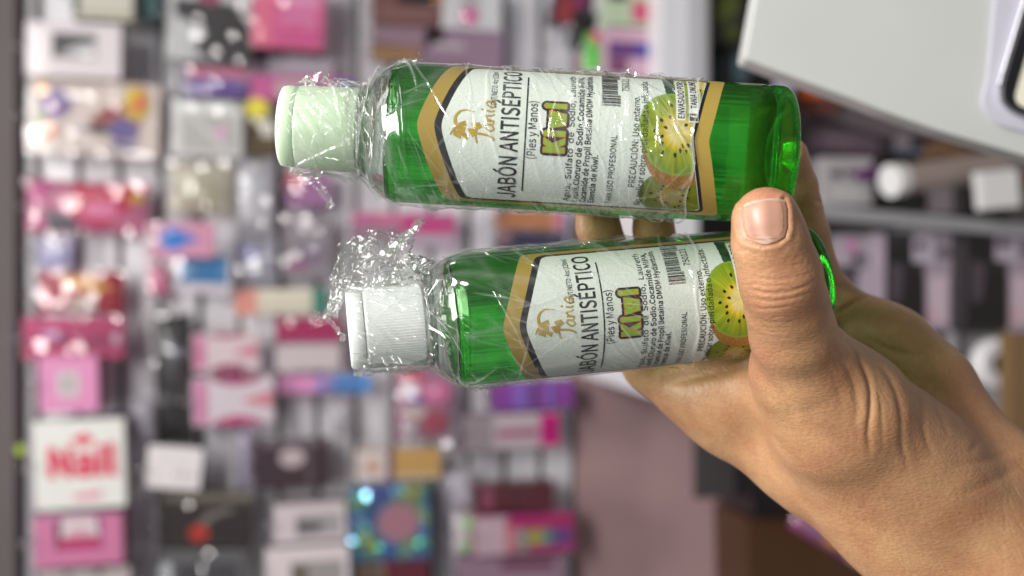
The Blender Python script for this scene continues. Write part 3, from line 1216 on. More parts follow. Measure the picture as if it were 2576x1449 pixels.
def add_cone(G, a, b, k, flat=1.0):
    """rounded cone from a=(u,v,D,r) to b, smoothly joined into G"""
    pa, pb = cam_pt(*a[:3]), cam_pt(*b[:3])
    ra, rb = a[3] * a[2] / K, b[3] * b[2] / K
    mg = max(ra, rb) * max(1, 1 / flat) + k + 0.004
    i0 = np.clip(((np.minimum(pa, pb) - mg - LO) / VOX).astype(int), 0, NG - 1)
    i1 = np.clip(((np.maximum(pa, pb) + mg - LO) / VOX).astype(int) + 2, 1, NG)
    if np.any(i1 <= i0):
        return
    X = GX[0][i0[0]:i1[0], None, None]
    Y = GX[1][None, i0[1]:i1[1], None]
    Z = GX[2][None, None, i0[2]:i1[2]]
    ab = pb - pa
    L2 = float(ab @ ab) + 1e-12
    t = np.clip(((X - pa[0]) * ab[0] + (Y - pa[1]) * ab[1] + (Z - pa[2]) * ab[2]) / L2, 0, 1)
    dz = (Z - pa[2] - t * ab[2]) / flat
    d = np.sqrt((X - pa[0] - t * ab[0]) ** 2 + (Y - pa[1] - t * ab[1]) ** 2 + dz ** 2) - (ra + (rb - ra) * t)
    if flat < 1:
        d = d * (0.5 + 0.5 * flat)
    sl = (slice(i0[0], i1[0]), slice(i0[1], i1[1]), slice(i0[2], i1[2]))
    G[sl] = smin(G[sl], d.astype(np.float32), k)


def chain(G, pts, k, flat=1.0):
    for a, b in zip(pts[:-1], pts[1:]):
        add_cone(G, a, b, k, flat)


palm = field()
# forearm and the back of the hand towards the index knuckle
chain(palm, [(1650, 905, 0.418, 84), (1850, 1015, 0.408, 122), (2060, 1115, 0.398, 165), (2300, 1290, 0.388, 186), (2520, 1470, 0.385, 200), (2900, 1780, 0.385, 215)], 0.010)
# little-finger side of the palm
chain(palm, [(2095, 775, 0.428, 72), (2225, 885, 0.420, 110), (2330, 985, 0.412, 112), (2410, 1110, 0.404, 110), (2520, 1222, 0.396, 122), (2700, 1360, 0.390, 150), (2980, 1580, 0.388, 200)], 0.009)
# middle of the palm
chain(palm, [(1800, 880, 0.432, 84), (2050, 980, 0.432, 120), (2300, 1150, 0.412, 150)], 0.012)
chain(palm, [(1960, 850, 0.440, 84), (2150, 960, 0.435, 110)], 0.012)
# ball of the thumb
chain(palm, [(2022, 930, 0.358, 116), (2110, 1040, 0.368, 160), (2235, 1170, 0.382, 178), (2380, 1290, 0.390, 180)], 0.012)
# web between thumb and index
chain(palm, [(1985, 960, 0.372, 74), (1840, 985, 0.398, 60), (1740, 965, 0.412, 62)], 0.012)
for f in ([(1650, 905, 0.418, 82), (1565, 740, 0.405, 60), (1505, 572, 0.396, 54), (1490, 430, 0.390, 50), (1500, 320, 0.384, 44)],
          [(1750, 880, 0.426, 80), (1680, 720, 0.412, 58), (1644, 575, 0.400, 50), (1635, 420, 0.392, 48), (1640, 290, 0.386, 43)],
          [(1890, 850, 0.434, 78), (1905, 700, 0.424, 58), (1900, 575, 0.410, 52), (1890, 420, 0.396, 48), (1885, 320, 0.388, 43)],
          [(2090, 775, 0.430, 72), (2054, 688, 0.424, 56), (2028, 590, 0.412, 57), (2000, 470, 0.396, 55), (1985, 392, 0.388, 48)]):
    fg = field()
    chain(fg, f, 0.002)
    palm = smin(palm, fg, np.float32(0.0045))
th = field()
# thumb: pad, end joint, shaft, base
chain(th, [(1928, 555, 0.3245, 85), (1938, 610, 0.3262, 91), (1963, 692, 0.331, 98), (1980, 770, 0.338, 100), (1995, 840, 0.345, 104), (2024, 935, 0.358, 114)], 0.0035)
chain(th, [(1958, 686, 0.3285, 84), (1962, 720, 0.3305, 84)], 0.004)
chain(th, [(2024, 935, 0.358, 112), (2100, 1030, 0.366, 140)], 0.008)
palm = smin(palm, th, np.float32(0.006))
G = palm


def surface_nets(G):
    s = G < 0
    c = np.stack([s[i:NG[0] - 1 + i, j:NG[1] - 1 + j, k:NG[2] - 1 + k] for i in (0, 1) for j in (0, 1) for k in (0, 1)])
    cnt = c.sum(0)
    act = (cnt > 0) & (cnt < 8)
    ids = np.full(act.shape, -1, dtype=np.int64)
    cells = np.argwhere(act)
    ids[act] = np.arange(len(cells))
    P = np.zeros((len(cells), 3))
    N = np.zeros(len(cells))
    corners = [(i, j, k) for i in (0, 1) for j in (0, 1) for k in (0, 1)]
    val = [G[cells[:, 0] + a, cells[:, 1] + b, cells[:, 2] + c_] for a, b, c_ in corners]
    for p in range(8):
        for q in range(p + 1, 8):
            df = np.array(corners[q]) - np.array(corners[p])
            if abs(df).sum() != 1:
                continue
            va, vb = val[p], val[q]
            m = (va < 0) != (vb < 0)
            t = np.where(m, va / np.where(m, va - vb, 1), 0)
            pos = np.array(corners[p])[None] + t[:, None] * df[None]
            P += np.where(m[:, None], pos, 0)
            N += m
    P = P / N[:, None] + cells
    V = LO + P * VOX
    F = []
    for ax in range(3):
        o1, o2 = (ax + 1) % 3, (ax + 2) % 3
        sl0 = [slice(1, NG[i] - 1) for i in range(3)]
        sl1 = list(sl0)
        sl0[ax] = slice(0, NG[ax] - 1)
        sl1[ax] = slice(1, NG[ax])
        a, b = s[tuple(sl0)], s[tuple(sl1)]
        e = np.argwhere(a != b)
        flip = a[tuple(e.T)]
        base = e.copy()
        for i in range(3):
            if i != ax:
                base[:, i] += 1
        q = []
        for d1, d2 in ((0, 0), (1, 0), (1, 1), (0, 1)):
            cc = base.copy()
            cc[:, o1] -= d1
            cc[:, o2] -= d2
            q.append(ids[tuple(cc.T)])
        q = np.stack(q, 1)
        q[~flip] = q[~flip][:, ::-1]
        F.append(q)
    F = np.concatenate(F)
    return V, F[(F >= 0).all(1)]


HV, HF = surface_nets(G)


def vnormals(V, F):
    n = np.cross(V[F[:, 2]] - V[F[:, 0]], V[F[:, 3]] - V[F[:, 1]])
    N = np.zeros_like(V)
    for k in range(4):
        np.add.at(N, F[:, k], n)
    return N / (np.linalg.norm(N, axis=1)[:, None] + 1e-12)


def laplace(V, F, it, lam=0.5):
    for _ in range(it):
        A = np.zeros_like(V)
        C = np.zeros(len(V))
        for k in range(4):
            np.add.at(A, F[:, k], V[F[:, (k + 1) % 4]] + V[F[:, (k + 3) % 4]])
            np.add.at(C, F[:, k], 2)
        V = V + lam * (A / np.maximum(C, 1)[:, None] - V)
    return V


def subdivide(V, F):
    E = np.concatenate([F[:, [k, (k + 1) % 4]] for k in range(4)])
    Es = np.sort(E, 1)
    key = Es[:, 0].astype(np.int64) * len(V) + Es[:, 1]
    uq, inv = np.unique(key, return_inverse=True)
    em = 0.5 * (V[uq // len(V)] + V[uq % len(V)])
    fc = V[F].mean(1)
    n0, n1 = len(V), len(V) + len(em)
    m = len(F)
    e = [n0 + inv[k * m:(k + 1) * m] for k in range(4)]
    f = n1 + np.arange(m)
    Q = np.concatenate([np.stack([F[:, k], e[k], f, e[(k + 3) % 4]], 1) for k in range(4)])
    return np.concatenate([V, em, fc]), Q


HV = laplace(HV, HF, 4)
HV, HF = subdivide(HV, HF)
HV = laplace(HV, HF, 3)


def uv_of(V):
    return 1288 + V[:, 0] / V[:, 2] * K, 724.5 - V[:, 1] / V[:, 2] * K


def seg_dist(px, py, line):
    best = np.full(px.shape, 1e9)
    tt = np.zeros(px.shape)
    n = len(line) - 1
    for i in range(n):
        (ax, ay), (bx, by) = line[i][:2], line[i + 1][:2]
        dx, dy = bx - ax, by - ay
        t = np.clip(((px - ax) * dx + (py - ay) * dy) / (dx * dx + dy * dy + 1e-9), 0, 1)
        d = np.hypot(px - ax - t * dx, py - ay - t * dy)
        m = d < best
        best = np.where(m, d, best)
        tt = np.where(m, (i + t) / n, tt)
    return best, tt


NAIL = [(1858, 528), (1862, 575), (1872, 600), (1895, 611), (1925, 615), (1955, 610), (1974, 596), (1980, 570), (1978, 525), (1972, 502)]
HU, HVv = uv_of(HV)
HN = vnormals(HV, HF)
face = np.clip(-(HN * HV).sum(1) / np.linalg.norm(HV, axis=1), 0, 1)
disp = np.zeros(len(HV))


def crease(line, w, depth, ridge=0.0, taper=True, zmax=9, zmin=0):
    global disp
    ln = [tuple(p[:2]) for p in catmull([(p[0], p[1], 0) for p in line], 6)] if len(line) > 2 else line
    d, t = seg_dist(HU, HVv, ln)
    e = np.clip(4 * t * (1 - t), 0, 1) ** 0.7 if taper else 1.0
    m = (face > 0.08) & (HV[:, 2] < zmax) & (HV[:, 2] > zmin)
    disp += np.where(m, e * (-depth * np.exp(-(d / w) ** 2) + ridge * np.exp(-((d - 2.2 * w) / (1.6 * w)) ** 2)), 0)


TZ = 0.362
# end joint of the thumb
for ln, w, dp in (([(1880, 726), (1920, 736), (1970, 737), (2052, 716)], 5, 0.00050), ([(1884, 748), (1930, 757), (1985, 752), (2050, 732)], 5, 0.00038),
                  ([(1880, 768), (1915, 777), (1960, 775), (2000, 768)], 4.5, 0.00034), ([(1892, 694), (1940, 704), (2000, 698), (2046, 686)], 5, 0.00030),
                  ([(1886, 712), (1930, 720), (1985, 717)], 3.5, 0.00025), ([(1940, 664), (1990, 668), (2036, 660)], 4, 0.00016),
                  ([(1990, 730), (2020, 722), (2056, 702)], 4, 0.0003), ([(1894, 640), (1925, 648), (1960, 645)], 4, 0.00014),
                  ([(1888, 800), (1940, 812), (2010, 806)], 4, 0.00012), ([(1892, 835), (1950, 850), (2030, 840)], 4, 0.00010)):
    crease(ln, w * 0.9, dp * 0.46, dp * 0.14, zmax=TZ)
# folds running down the ball of the thumb
for ln, w, dp in (([(2108, 838), (2138, 870), (2166, 915), (2188, 970), (2190, 1030), (2184, 1090), (2190, 1150)], 6, 0.00115),
                  ([(2126, 850), (2168, 884), (2222, 928), (2254, 985), (2268, 1050), (2270, 1120), (2290, 1180)], 7, 0.00085),
                  ([(2150, 858), (2230, 908), (2286, 958), (2316, 1020), (2326, 1090), (2350, 1150)], 7, 0.0006),
                  ([(2280, 940), (2338, 985), (2366, 1040), (2385, 1100)], 7, 0.0004),
                  ([(2080, 860), (2118, 905), (2146, 960), (2156, 1020), (2150, 1080)], 7, 0.0005),
                  ([(2200, 960), (2214, 1010), (2220, 1080), (2222, 1140)], 5, 0.0003),
                  ([(2050, 880), (2094, 940), (2112, 1000), (2115, 1060)], 8, 0.0002)):
    crease(ln, w * 1.1, dp * 0.50, dp * 0.22, zmax=0.40)
crease([(2100, 798), (2135, 770), (2180, 742)], 7, 0.0013, 0.0005, zmin=0.36)
crease([(2180, 850), (2240, 880), (2320, 900)], 9, 0.0005, 0.0002, zmin=0.375)
crease([(2060, 508), (2085, 498)], 6, 0.0006, 0.0002, taper=False)
crease([(2440, 1142), (2455, 1120), (2482, 1092)], 8, 0.00022, 0.0001)
crease([(2400, 1165), (2480, 1160), (2580, 1120)], 9, 0.00016, 0.0001)
crease([(1890, 898), (1850, 918), (1790, 936), (1730, 950), (1660, 960)], 16, 0.0012, 0.0004)
crease([(1895, 930), (1960, 990), (2010, 1060)], 12, 0.0004, 0.0001)
crease([(2420, 1250), (2520, 1200), (2600, 1150)], 12, 0.00022, 0.0001)
# tendon of the thumb and small hollows of the wrist
crease([(2020, 960), (2090, 1090), (2230, 1240), (2400, 1380)], 42, -0.0003)
crease([(1960, 1010), (2060, 1130), (2200, 1260)], 40, 0.0003)
# nail bed: skin dips under the plate and swells round it
dn, tn = seg_dist(HU, HVv, NAIL)
zm = (HV[:, 2] < 0.335) & (face > 0.05)
disp += np.where(zm, -0.00055 * np.exp(-(dn / 5.5) ** 2) + 0.00035 * np.exp(-((dn - 12) / 8) ** 2), 0)
# skin lines: fine random short furrows following the limb
rsk = np.random.default_rng(5)
fine = np.zeros(len(HV))
vis = np.where(face > 0.15)[0]
qs = np.stack([HU[vis], HVv[vis]], 1)
cell = 40
order = {}
ki = (qs // cell).astype(int)
for n_, (a, b_) in enumerate(map(tuple, ki)):
    order.setdefault((a, b_), []).append(n_)
order = {k_: np.array(v_) for k_, v_ in order.items()}
for i in range(1500):
    cu, cv = rsk.uniform(1600, 2600), rsk.uniform(480, 1460)
    if cv < 760 and cu > 2080:
        continue
    if cu < 2140 and cv < 900:
        an_ = rsk.normal(0.05, 0.25)
    else:
        an_ = 0.75 + rsk.normal(0, 0.35)
    ln_ = rsk.uniform(9, 30)
    dx, dy = math.cos(an_), math.sin(an_)
    idx = [order[(a, b_)] for a in range(int((cu - ln_) // cell), int((cu + ln_) // cell) + 1) for b_ in range(int((cv - ln_) // cell), int((cv + ln_) // cell) + 1) if (a, b_) in order]
    if not idx:
        continue
    idx = np.concatenate(idx)
    rx, ry = qs[idx, 0] - cu, qs[idx, 1] - cv
    al, ac = rx * dx + ry * dy, -rx * dy + ry * dx
    g = np.where(np.abs(al) < ln_, np.exp(-(ac / 2.6) ** 2) * (1 - (al / ln_) ** 2), 0)
    fine[vis[idx]] -= g * rsk.uniform(0.00002, 0.00008)
disp += np.clip(fine, -0.0002, 0)
HV = HV + HN * disp[:, None]

skin = bpy.data.materials.new('skin')
skin.use_nodes = True
nt = skin.node_tree
b = nt.nodes['Principled BSDF']
b.inputs['Roughness'].default_value = 0.42
b.inputs['Specular IOR Level'].default_value = 0.42
b.inputs['Subsurface Weight'].default_value = 0.16
b.inputs['Subsurface Radius'].default_value = (1.0, 0.42, 0.24)
b.inputs['Subsurface Scale'].default_value = 0.0032
tc = nt.nodes.new('ShaderNodeTexCoord')
n1 = nt.nodes.new('ShaderNodeTexNoise')
n1.inputs['Scale'].default_value = 75
n1.inputs['Detail'].default_value = 5
nt.links.new(tc.outputs['Object'], n1.inputs['Vector'])
r1 = nt.nodes.new('ShaderNodeValToRGB')
r1.color_ramp.elements[0].position = 0.33
r1.color_ramp.elements[0].color = (0.43, 0.212, 0.108, 1)
r1.color_ramp.elements[1].position = 0.68
r1.color_ramp.elements[1].color = (0.55, 0.315, 0.162, 1)
nt.links.new(n1.outputs['Fac'], r1.inputs[0])
an = nt.nodes.new('ShaderNodeAttribute')
an.attribute_name = 'flush'
mx = nt.nodes.new('ShaderNodeMix')
mx.data_type = 'RGBA'
mx.inputs[7].default_value = (0.56, 0.235, 0.155, 1)
nt.links.new(an.outputs['Fac'], mx.inputs[0])
nt.links.new(r1.outputs[0], mx.inputs[6])
n3 = nt.nodes.new('ShaderNodeTexNoise')
n3.inputs['Scale'].default_value = 900
n3.inputs['Detail'].default_value = 3
nt.links.new(tc.outputs['Object'], n3.inputs['Vector'])
m3 = nt.nodes.new('ShaderNodeMix')
m3.data_type = 'RGBA'
m3.blend_type = 'MULTIPLY'
m3.inputs[0].default_value = 0.40
nt.links.new(mx.outputs[2], m3.inputs[6])
nt.links.new(n3.outputs['Color'], m3.inputs[7])
r3 = nt.nodes.new('ShaderNodeValToRGB')
r3.color_ramp.elements[0].position = 0.35
r3.color_ramp.elements[0].color = (0.75, 0.72, 0.70, 1)
r3.color_ramp.elements[1].position = 0.6
r3.color_ramp.elements[1].color = (1, 1, 1, 1)
nt.links.new(n3.outputs['Fac'], r3.inputs[0])
nt.links.new(r3.outputs[0], m3.inputs[7])
nt.links.new(m3.outputs[2], b.inputs['Base Color'])
vo = nt.nodes.new('ShaderNodeTexVoronoi')
vo.inputs['Scale'].default_value = 1300
mp = nt.nodes.new('ShaderNodeMapping')
mp.inputs['Rotation'].default_value = (0, 0.75, 0)
mp.inputs['Scale'].default_value = (1.0, 1.0, 0.45)
nt.links.new(tc.outputs['Object'], mp.inputs[0])
nt.links.new(mp.outputs[0], vo.inputs['Vector'])
n2 = nt.nodes.new('ShaderNodeTexNoise')
n2.inputs['Scale'].default_value = 1500
n2.inputs['Detail'].default_value = 2
nt.links.new(mp.outputs[0], n2.inputs['Vector'])
ad = nt.nodes.new('ShaderNodeMath')
nt.links.new(vo.outputs['Distance'], ad.inputs[0])
nt.links.new(n2.outputs['Fac'], ad.inputs[1])
bp = nt.nodes.new('ShaderNodeBump')
bp.inputs['Strength'].default_value = 0.30
bp.inputs['Distance'].default_value = 0.00035
nt.links.new(ad.outputs[0], bp.inputs['Height'])
nt.links.new(bp.outputs[0], b.inputs['Normal'])

B3 = np.stack([CR, CU, CF])
person = bpy.data.objects.new('person', bpy.data.meshes.new('person'))
me = person.data
Wv = EY + HV @ B3
org = EY + cam_pt(2300, 1200, 0.39) @ B3
me.vertices.add(len(Wv))
me.vertices.foreach_set('co', (Wv - org).astype(np.float32).ravel())
me.loops.add(HF.size)
me.loops.foreach_set('vertex_index', HF.astype(np.int32).ravel())
me.polygons.add(len(HF))
me.polygons.foreach_set('loop_start', np.arange(0, HF.size, 4, dtype=np.int32))
me.polygons.foreach_set('loop_total', np.full(len(HF), 4, dtype=np.int32))
me.update(calc_edges=True)
me.polygons.foreach_set('use_smooth', np.ones(len(HF), dtype=bool))
me.materials.append(skin)
# blood under the skin: finger ends and knuckle are redder
fl = np.zeros(len(HV))
for (cu, cv, rr_, s_, z0, z1) in ((1925, 510, 75, 0.75, 0, 0.34), (1960, 735, 95, 0.32, 0, 0.345), (2450, 1010, 130, 0.35, 0.37, 1), (2010, 420, 90, 0.4, 0.37, 1), (1900, 900, 60, 0.35, 0, 1), (2260, 820, 90, 0.3, 0.38, 1)):
    m_ = (HV[:, 2] > z0) & (HV[:, 2] < z1)
    fl = np.maximum(fl, np.where(m_, s_ * np.exp(-((HU - cu) ** 2 + (HVv - cv) ** 2) / rr_ ** 2), 0))
at_ = me.attributes.new('flush', 'FLOAT', 'POINT')
at_.data.foreach_set('value', fl.astype(np.float32))
person.location = org
COL.objects.link(person)
tag(person, "person's bare left hand and wrist gripping two green soap bottles, thumb in front", 'person')

# thumbnail: a curved plate laid on the pad along its own bed
def ray_depth(u, v):
    D = np.arange(0.300, 0.36, 0.0002)
    P = np.stack([(u - 1288) * D / K, (724.5 - v) * D / K, D], 1)
    q = (P - LO) / VOX
    i = q.astype(int)
    f = q - i
    val = 0
    for a in (0, 1):
        for b_ in (0, 1):
            for c_ in (0, 1):
                val = val + G[i[:, 0] + a, i[:, 1] + b_, i[:, 2] + c_] * np.abs(1 - a - f[:, 0]) * np.abs(1 - b_ - f[:, 1]) * np.abs(1 - c_ - f[:, 2])
    k_ = np.argmax(val < 0)
    if not val[k_] < 0:
        return None
    return D[k_ - 1] + 0.0002 * val[k_ - 1] / (val[k_ - 1] - val[k_])


def nail_half(v):
    """left and right sides of the plate at height v"""
    l = np.interp(v, [498, 528, 575, 600, 608, 614], [1862, 1858, 1861, 1872, 1890, 1915])
    r_ = np.interp(v, [498, 525, 570, 596, 606, 614], [1973, 1979, 1980, 1973, 1958, 1935])
    return l, r_


def nail_patch(vt, vb, lift, nu, nv, toprow=None):
    V, F = [], []
    for i in range(nv + 1):
        f = i / nv
        for j in range(nu + 1):
            g = j / nu
            vv = vt(g) + (vb(g) - vt(g)) * f
            l, r_ = nail_half(vv)
            u = l + (r_ - l) * g
            d = ray_depth(u, vv)
            lf = lift * (1 - 0.9 * abs(2 * g - 1) ** 4) * (1 - 0.75 * max(0, (vv - 590) / 24))
            p = cam_pt(u, vv, d - lf)
            V.append(EY + p @ B3 - org)
    for i in range(nv):
        for j in range(nu):
            a = i * (nu + 1) + j
            F.append((a, a + 1, a + nu + 2, a + nu + 1))
    return V, F


free = lambda g: 526 - 18 * g - 13 * math.sin(math.pi * g) ** 0.8
nailm = bpy.data.materials.new('nail_plate')
nailm.use_nodes = True
nt = nailm.node_tree
b = nt.nodes['Principled BSDF']
b.inputs['Roughness'].default_value = 0.36
b.inputs['Subsurface Weight'].default_value = 0.2
b.inputs['Subsurface Radius'].default_value = (1, 0.4, 0.25)
b.inputs['Subsurface Scale'].default_value = 0.002
an = nt.nodes.new('ShaderNodeAttribute')
an.attribute_name = 'ink'
nt.links.new(an.outputs['Color'], b.inputs['Base Color'])
V, F = nail_patch(free, lambda g: 614.0, 0.00042, 30, 30)
nail = obj('thumbnail', V, F, nailm, person, smooth=True)
cols = []
for i in range(31):
    for j in range(31):
        f, g = i / 30, j / 30
        lun = max(0.0, 1 - ((g - 0.5) / 0.36) ** 2 - ((1 - f) / 0.22) ** 2)
        pk = np.array((0.52, 0.285, 0.205)) * (1 + 0.10 * math.sin(g * 17))
        c = pk + (np.array((0.60, 0.42, 0.33)) - pk) * min(1, lun * 2.5)
        cols.append((*c, 1))
ca_ = nail.data.color_attributes.new('ink', 'FLOAT_COLOR', 'POINT')
ca_.data.foreach_set('color', np.array(cols, dtype=np.float32).ravel())
V, F = nail_patch(lambda g: free(g) - 3.5 - 1.5 * math.sin(9 * g), lambda g: free(g) + 1.5, 0.00050, 24, 3)
obj('nail_edge', V, F, pmat('nail_rim', (0.56, 0.43, 0.33), 0.5, var=0.1, scale=900), nail, smooth=True)


# ------------------------------------------------------------------ packs hanging on the slatted wall
WH = (214, 210, 212)
r_, e_ = 'r', 'e'


def p_(pts, c):
    return ('p', pts, c)


product('carton_box', 'white carton with dark shears behind its window, topmost row beside a flower pack', 'box', (64, 56, 306, 194), 0.16, 0.10, (206, 198, 202),
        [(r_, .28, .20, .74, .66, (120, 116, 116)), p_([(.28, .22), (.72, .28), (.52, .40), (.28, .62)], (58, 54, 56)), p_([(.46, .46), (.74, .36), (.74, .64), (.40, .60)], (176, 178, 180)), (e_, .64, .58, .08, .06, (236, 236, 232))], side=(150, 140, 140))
product('carton_box', 'pale cream carton at the top edge of the picture with a green stripe', 'box', (182, -60, 335, 48), 0.15, 0.08, (190, 186, 176), [(r_, .0, .84, 1, .90, (150, 150, 132)), (r_, .02, .40, .12, .9, (60, 80, 60))])
product('carton_box', 'teal green carton beside the cream carton at the top', 'box', (322, -70, 400, 42), 0.09, 0.05, (66, 112, 112))
product('craft_pack', 'cream pack with yellow and red roundel, purple flower and orange dot', 'pack', (74, 204, 402, 390), 0.12, 0.05, (205, 192, 188),
        [(e_, .20, .32, .13, .22, (122, 98, 150)), (e_, .17, .38, .07, .10, (138, 78, 150)), (e_, .10, .14, .05, .10, (214, 160, 80)), (r_, .08, .42, .12, .70, (116, 140, 84)), (e_, .40, .62, .06, .08, (206, 196, 200)),
         p_([(.45, .55), (.62, .30), (.86, .34), (.84, .74), (.70, .82)], (150, 60, 66)), p_([(.58, .62), (.72, .46), (.84, .56), (.82, .80), (.64, .76)], (104, 88, 150)), p_([(.40, .66), (.58, .56), (.64, .70), (.52, .74)], (78, 68, 74)),
         (e_, .82, .28, .10, .24, (196, 168, 60)), (e_, .83, .25, .055, .13, (206, 84, 70)), (e_, .79, .20, .04, .07, (222, 196, 40)), (e_, .155, .70, .065, .11, (226, 130, 88)), p_([(.62, .80), (.84, .86), (.82, .92), (.66, .90)], (86, 96, 150)),
         (r_, .30, .885, .62, .895, (150, 140, 140)), (r_, .32, .915, .66, .925, (160, 150, 150))], wrap=1.0)
product('gift_bag', 'pink pouch with a crimson ring printed on it, below the flower pack', 'bag', (62, 452, 372, 588), 0.10, 0.04, (190, 120, 150),
        [p_([(.40, .08), (.98, .10), (.95, .34), (.62, .90), (.36, .64), (.38, .3)], (190, 48, 92)), (e_, .62, .56, .14, .17, (214, 130, 168)), (r_, .84, .22, .96, .40, (200, 170, 84)), p_([(.16, .55), (.38, .70), (.44, .92), (.20, .94)], (112, 112, 118)), p_([(.02, .1), (.2, .06), (.18, .4), (.03, .46)], (190, 100, 150))], kind='bag', wrap=1.6, coat=0.9)
product('gift_bag', 'small pearly lavender pouch on bare slats between pink and red packs', 'bag', (92, 598, 186, 684), 0.06, 0.025, (186, 182, 208), [(r_, .1, .5, .9, .68, (138, 132, 182))], kind='bag', coat=0.8, wrap=1.0)
product('gift_bag', 'crimson pouch with a gold sweep and white corner', 'bag', (94, 682, 310, 788), 0.10, 0.035, (168, 46, 78),
        [p_([(.25, .10), (.6, .12), (.92, .40), (.62, .52), (.34, .34)], (206, 160, 96)), p_([(.30, .88), (.46, .62), (.70, .60), (.66, .94)], (210, 200, 196)), (r_, .04, .56, .2, .84, (186, 90, 120)), p_([(.7, .62), (.93, .5), (.9, .92), (.72, .9)], (170, 70, 84))], kind='bag', coat=0.6, wrap=0.8)
product('carton_box', 'flat magenta box crossing under the crimson pouch', 'box', (58, 797, 314, 904), 0.12, 0.03, (176, 46, 112),
        [p_([(.0, .0), (.5, .0), (.32, .5), (.0, .4)], (188, 70, 126)), (r_, .02, .80, .98, .98, (190, 64, 120)), p_([(.5, .56), (.96, .24), (.97, .76), (.6, .84)], (150, 34, 98)), (e_, .92, .52, .04, .14, (196, 170, 184)), (e_, .28, .42, .09, .12, (196, 150, 190)), (e_, .38, .50, .05, .1, (120, 80, 110))], wrap=1.2, coat=0.7)
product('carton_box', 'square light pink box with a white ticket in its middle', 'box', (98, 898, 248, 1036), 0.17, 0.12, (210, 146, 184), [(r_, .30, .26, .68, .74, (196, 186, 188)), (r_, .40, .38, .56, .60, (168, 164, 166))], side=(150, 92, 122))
product('carton_box', 'large white box with red brush lettering', 'box', (86, 1056, 316, 1280), 0.17, 0.10, (222, 218, 214),
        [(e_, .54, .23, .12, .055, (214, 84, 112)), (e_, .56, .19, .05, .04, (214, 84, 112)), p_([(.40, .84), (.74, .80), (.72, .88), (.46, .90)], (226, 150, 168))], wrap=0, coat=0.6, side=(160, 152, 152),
        writing=[('Nail', .52, .62, 0.31, (212, 70, 104), 0.07)])
product('carton_box', 'pink box with dark magenta window and white flask shape', 'box', (86, 1294, 310, 1424), 0.16, 0.10, (206, 134, 172),
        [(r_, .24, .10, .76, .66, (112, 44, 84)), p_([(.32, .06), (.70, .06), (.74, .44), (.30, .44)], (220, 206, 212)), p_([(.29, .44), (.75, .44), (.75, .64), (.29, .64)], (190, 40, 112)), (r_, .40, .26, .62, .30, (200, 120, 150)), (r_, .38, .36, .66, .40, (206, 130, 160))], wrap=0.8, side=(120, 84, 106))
product('carton_box', 'greyish white carton cut off by the bottom edge, in the topmost row', 'box', (96, 1432, 330, 1560), 0.14, 0.09, (178, 170, 170), [(r_, .28, .02, .36, .12, (60, 54, 54)), (r_, .62, .02, .70, .12, (60, 54, 54))])
product('price_ticket', 'lime round ticket on the wall edge next to the white lettered box', 'ticket', (40, 1118, 62, 1146), 0.08, 0.004, (176, 196, 66), kind='tub', hook=False)
# second row
product('tool_pack', 'black styling tool in a clear crinkled pack near the top', 'pack', (420, -70, 632, 150), 0.10, 0.04, (196, 194, 198),
        [p_([(.1, .3), (.8, .36), (.98, .62), (.96, .98), (.7, .98), (.55, .7), (.1, .5)], (58, 54, 60)), p_([(.4, .62), (.7, .82), (.5, .9), (.3, .74)], (160, 160, 168)), (e_, .5, .30, .14, .08, (150, 80, 104))], wrap=2.0)
product('tool_pack', 'black comb pack under the styling tool pack', 'pack', (500, 92, 630, 150), 0.14, 0.02, (58, 54, 60), wrap=1.2, rot=0.3)
product('tube_pack', 'flat purple pack with a rose band at its upper edge', 'pack', (470, 172, 624, 240), 0.10, 0.03, (100, 74, 152), [(r_, 0, 0, 1, .32, (198, 118, 146)), (r_, 0, .32, 1, .46, (150, 138, 170)), (r_, .1, .80, 1, .9, (140, 110, 170))], wrap=1.5)
product('clear_case', 'clear case in white frame with a small pink mark inside', 'case', (430, 254, 610, 392), 0.11, 0.04, (212, 210, 212), [(r_, .15, .25, .94, .92, (182, 180, 178)), (e_, .68, .58, .10, .12, (212, 168, 200)), p_([(.22, .28), (.30, .27), (.85, .88), (.78, .9)], (206, 206, 206)), (r_, .02, .06, .95, .18, (228, 226, 228))], wrap=1.5)
product('gift_bag', 'clear bag full of beige glitter above the pink card', 'bag', (424, 402, 588, 540), 0.10, 0.05, (190, 184, 172), [(e_, .5, .6, .34, .3, (176, 168, 152))], kind='bag', wrap=2.2, coat=1.0)
product('drop_card', 'pink card with a bright blue drop', 'card', (364, 560, 540, 650), 0.15, 0.02, (206, 150, 176), [(e_, .40, .46, .19, .34, (150, 160, 214)), p_([(.24, .45), (.27, .30), (.36, .20), (.46, .2), (.56, .30), (.82, .46), (.56, .62), (.46, .72), (.36, .72), (.27, .62)], (32, 124, 200)), (r_, .02, .10, .10, .9, (206, 196, 200))], wrap=1.2, rot=-0.03)
product('carton_box', 'blue fronted box with pale edges under the blue drop card', 'box', (440, 640, 584, 738), 0.12, 0.05, (204, 196, 204), [(r_, .08, .0, .92, .74, (38, 118, 168)), (r_, .80, .04, .88, .62, (92, 148, 188))], wrap=0.8, rot=0.05, side=(150, 120, 140))
product('gift_bag', 'little rose pouch left of the blue fronted box', 'bag', (372, 668, 424, 742), 0.08, 0.025, (206, 132, 160), kind='bag', wrap=1.6, coat=0.8)
product('clear_case', 'crinkled clear bag of clear nail tips, very shiny', 'bag', (596, 395, 690, 600), 0.10, 0.04, (172, 170, 178), [(r_, .1, .2, .9, .8, (186, 184, 192))], kind='bag', wrap=3.0, coat=1.0)
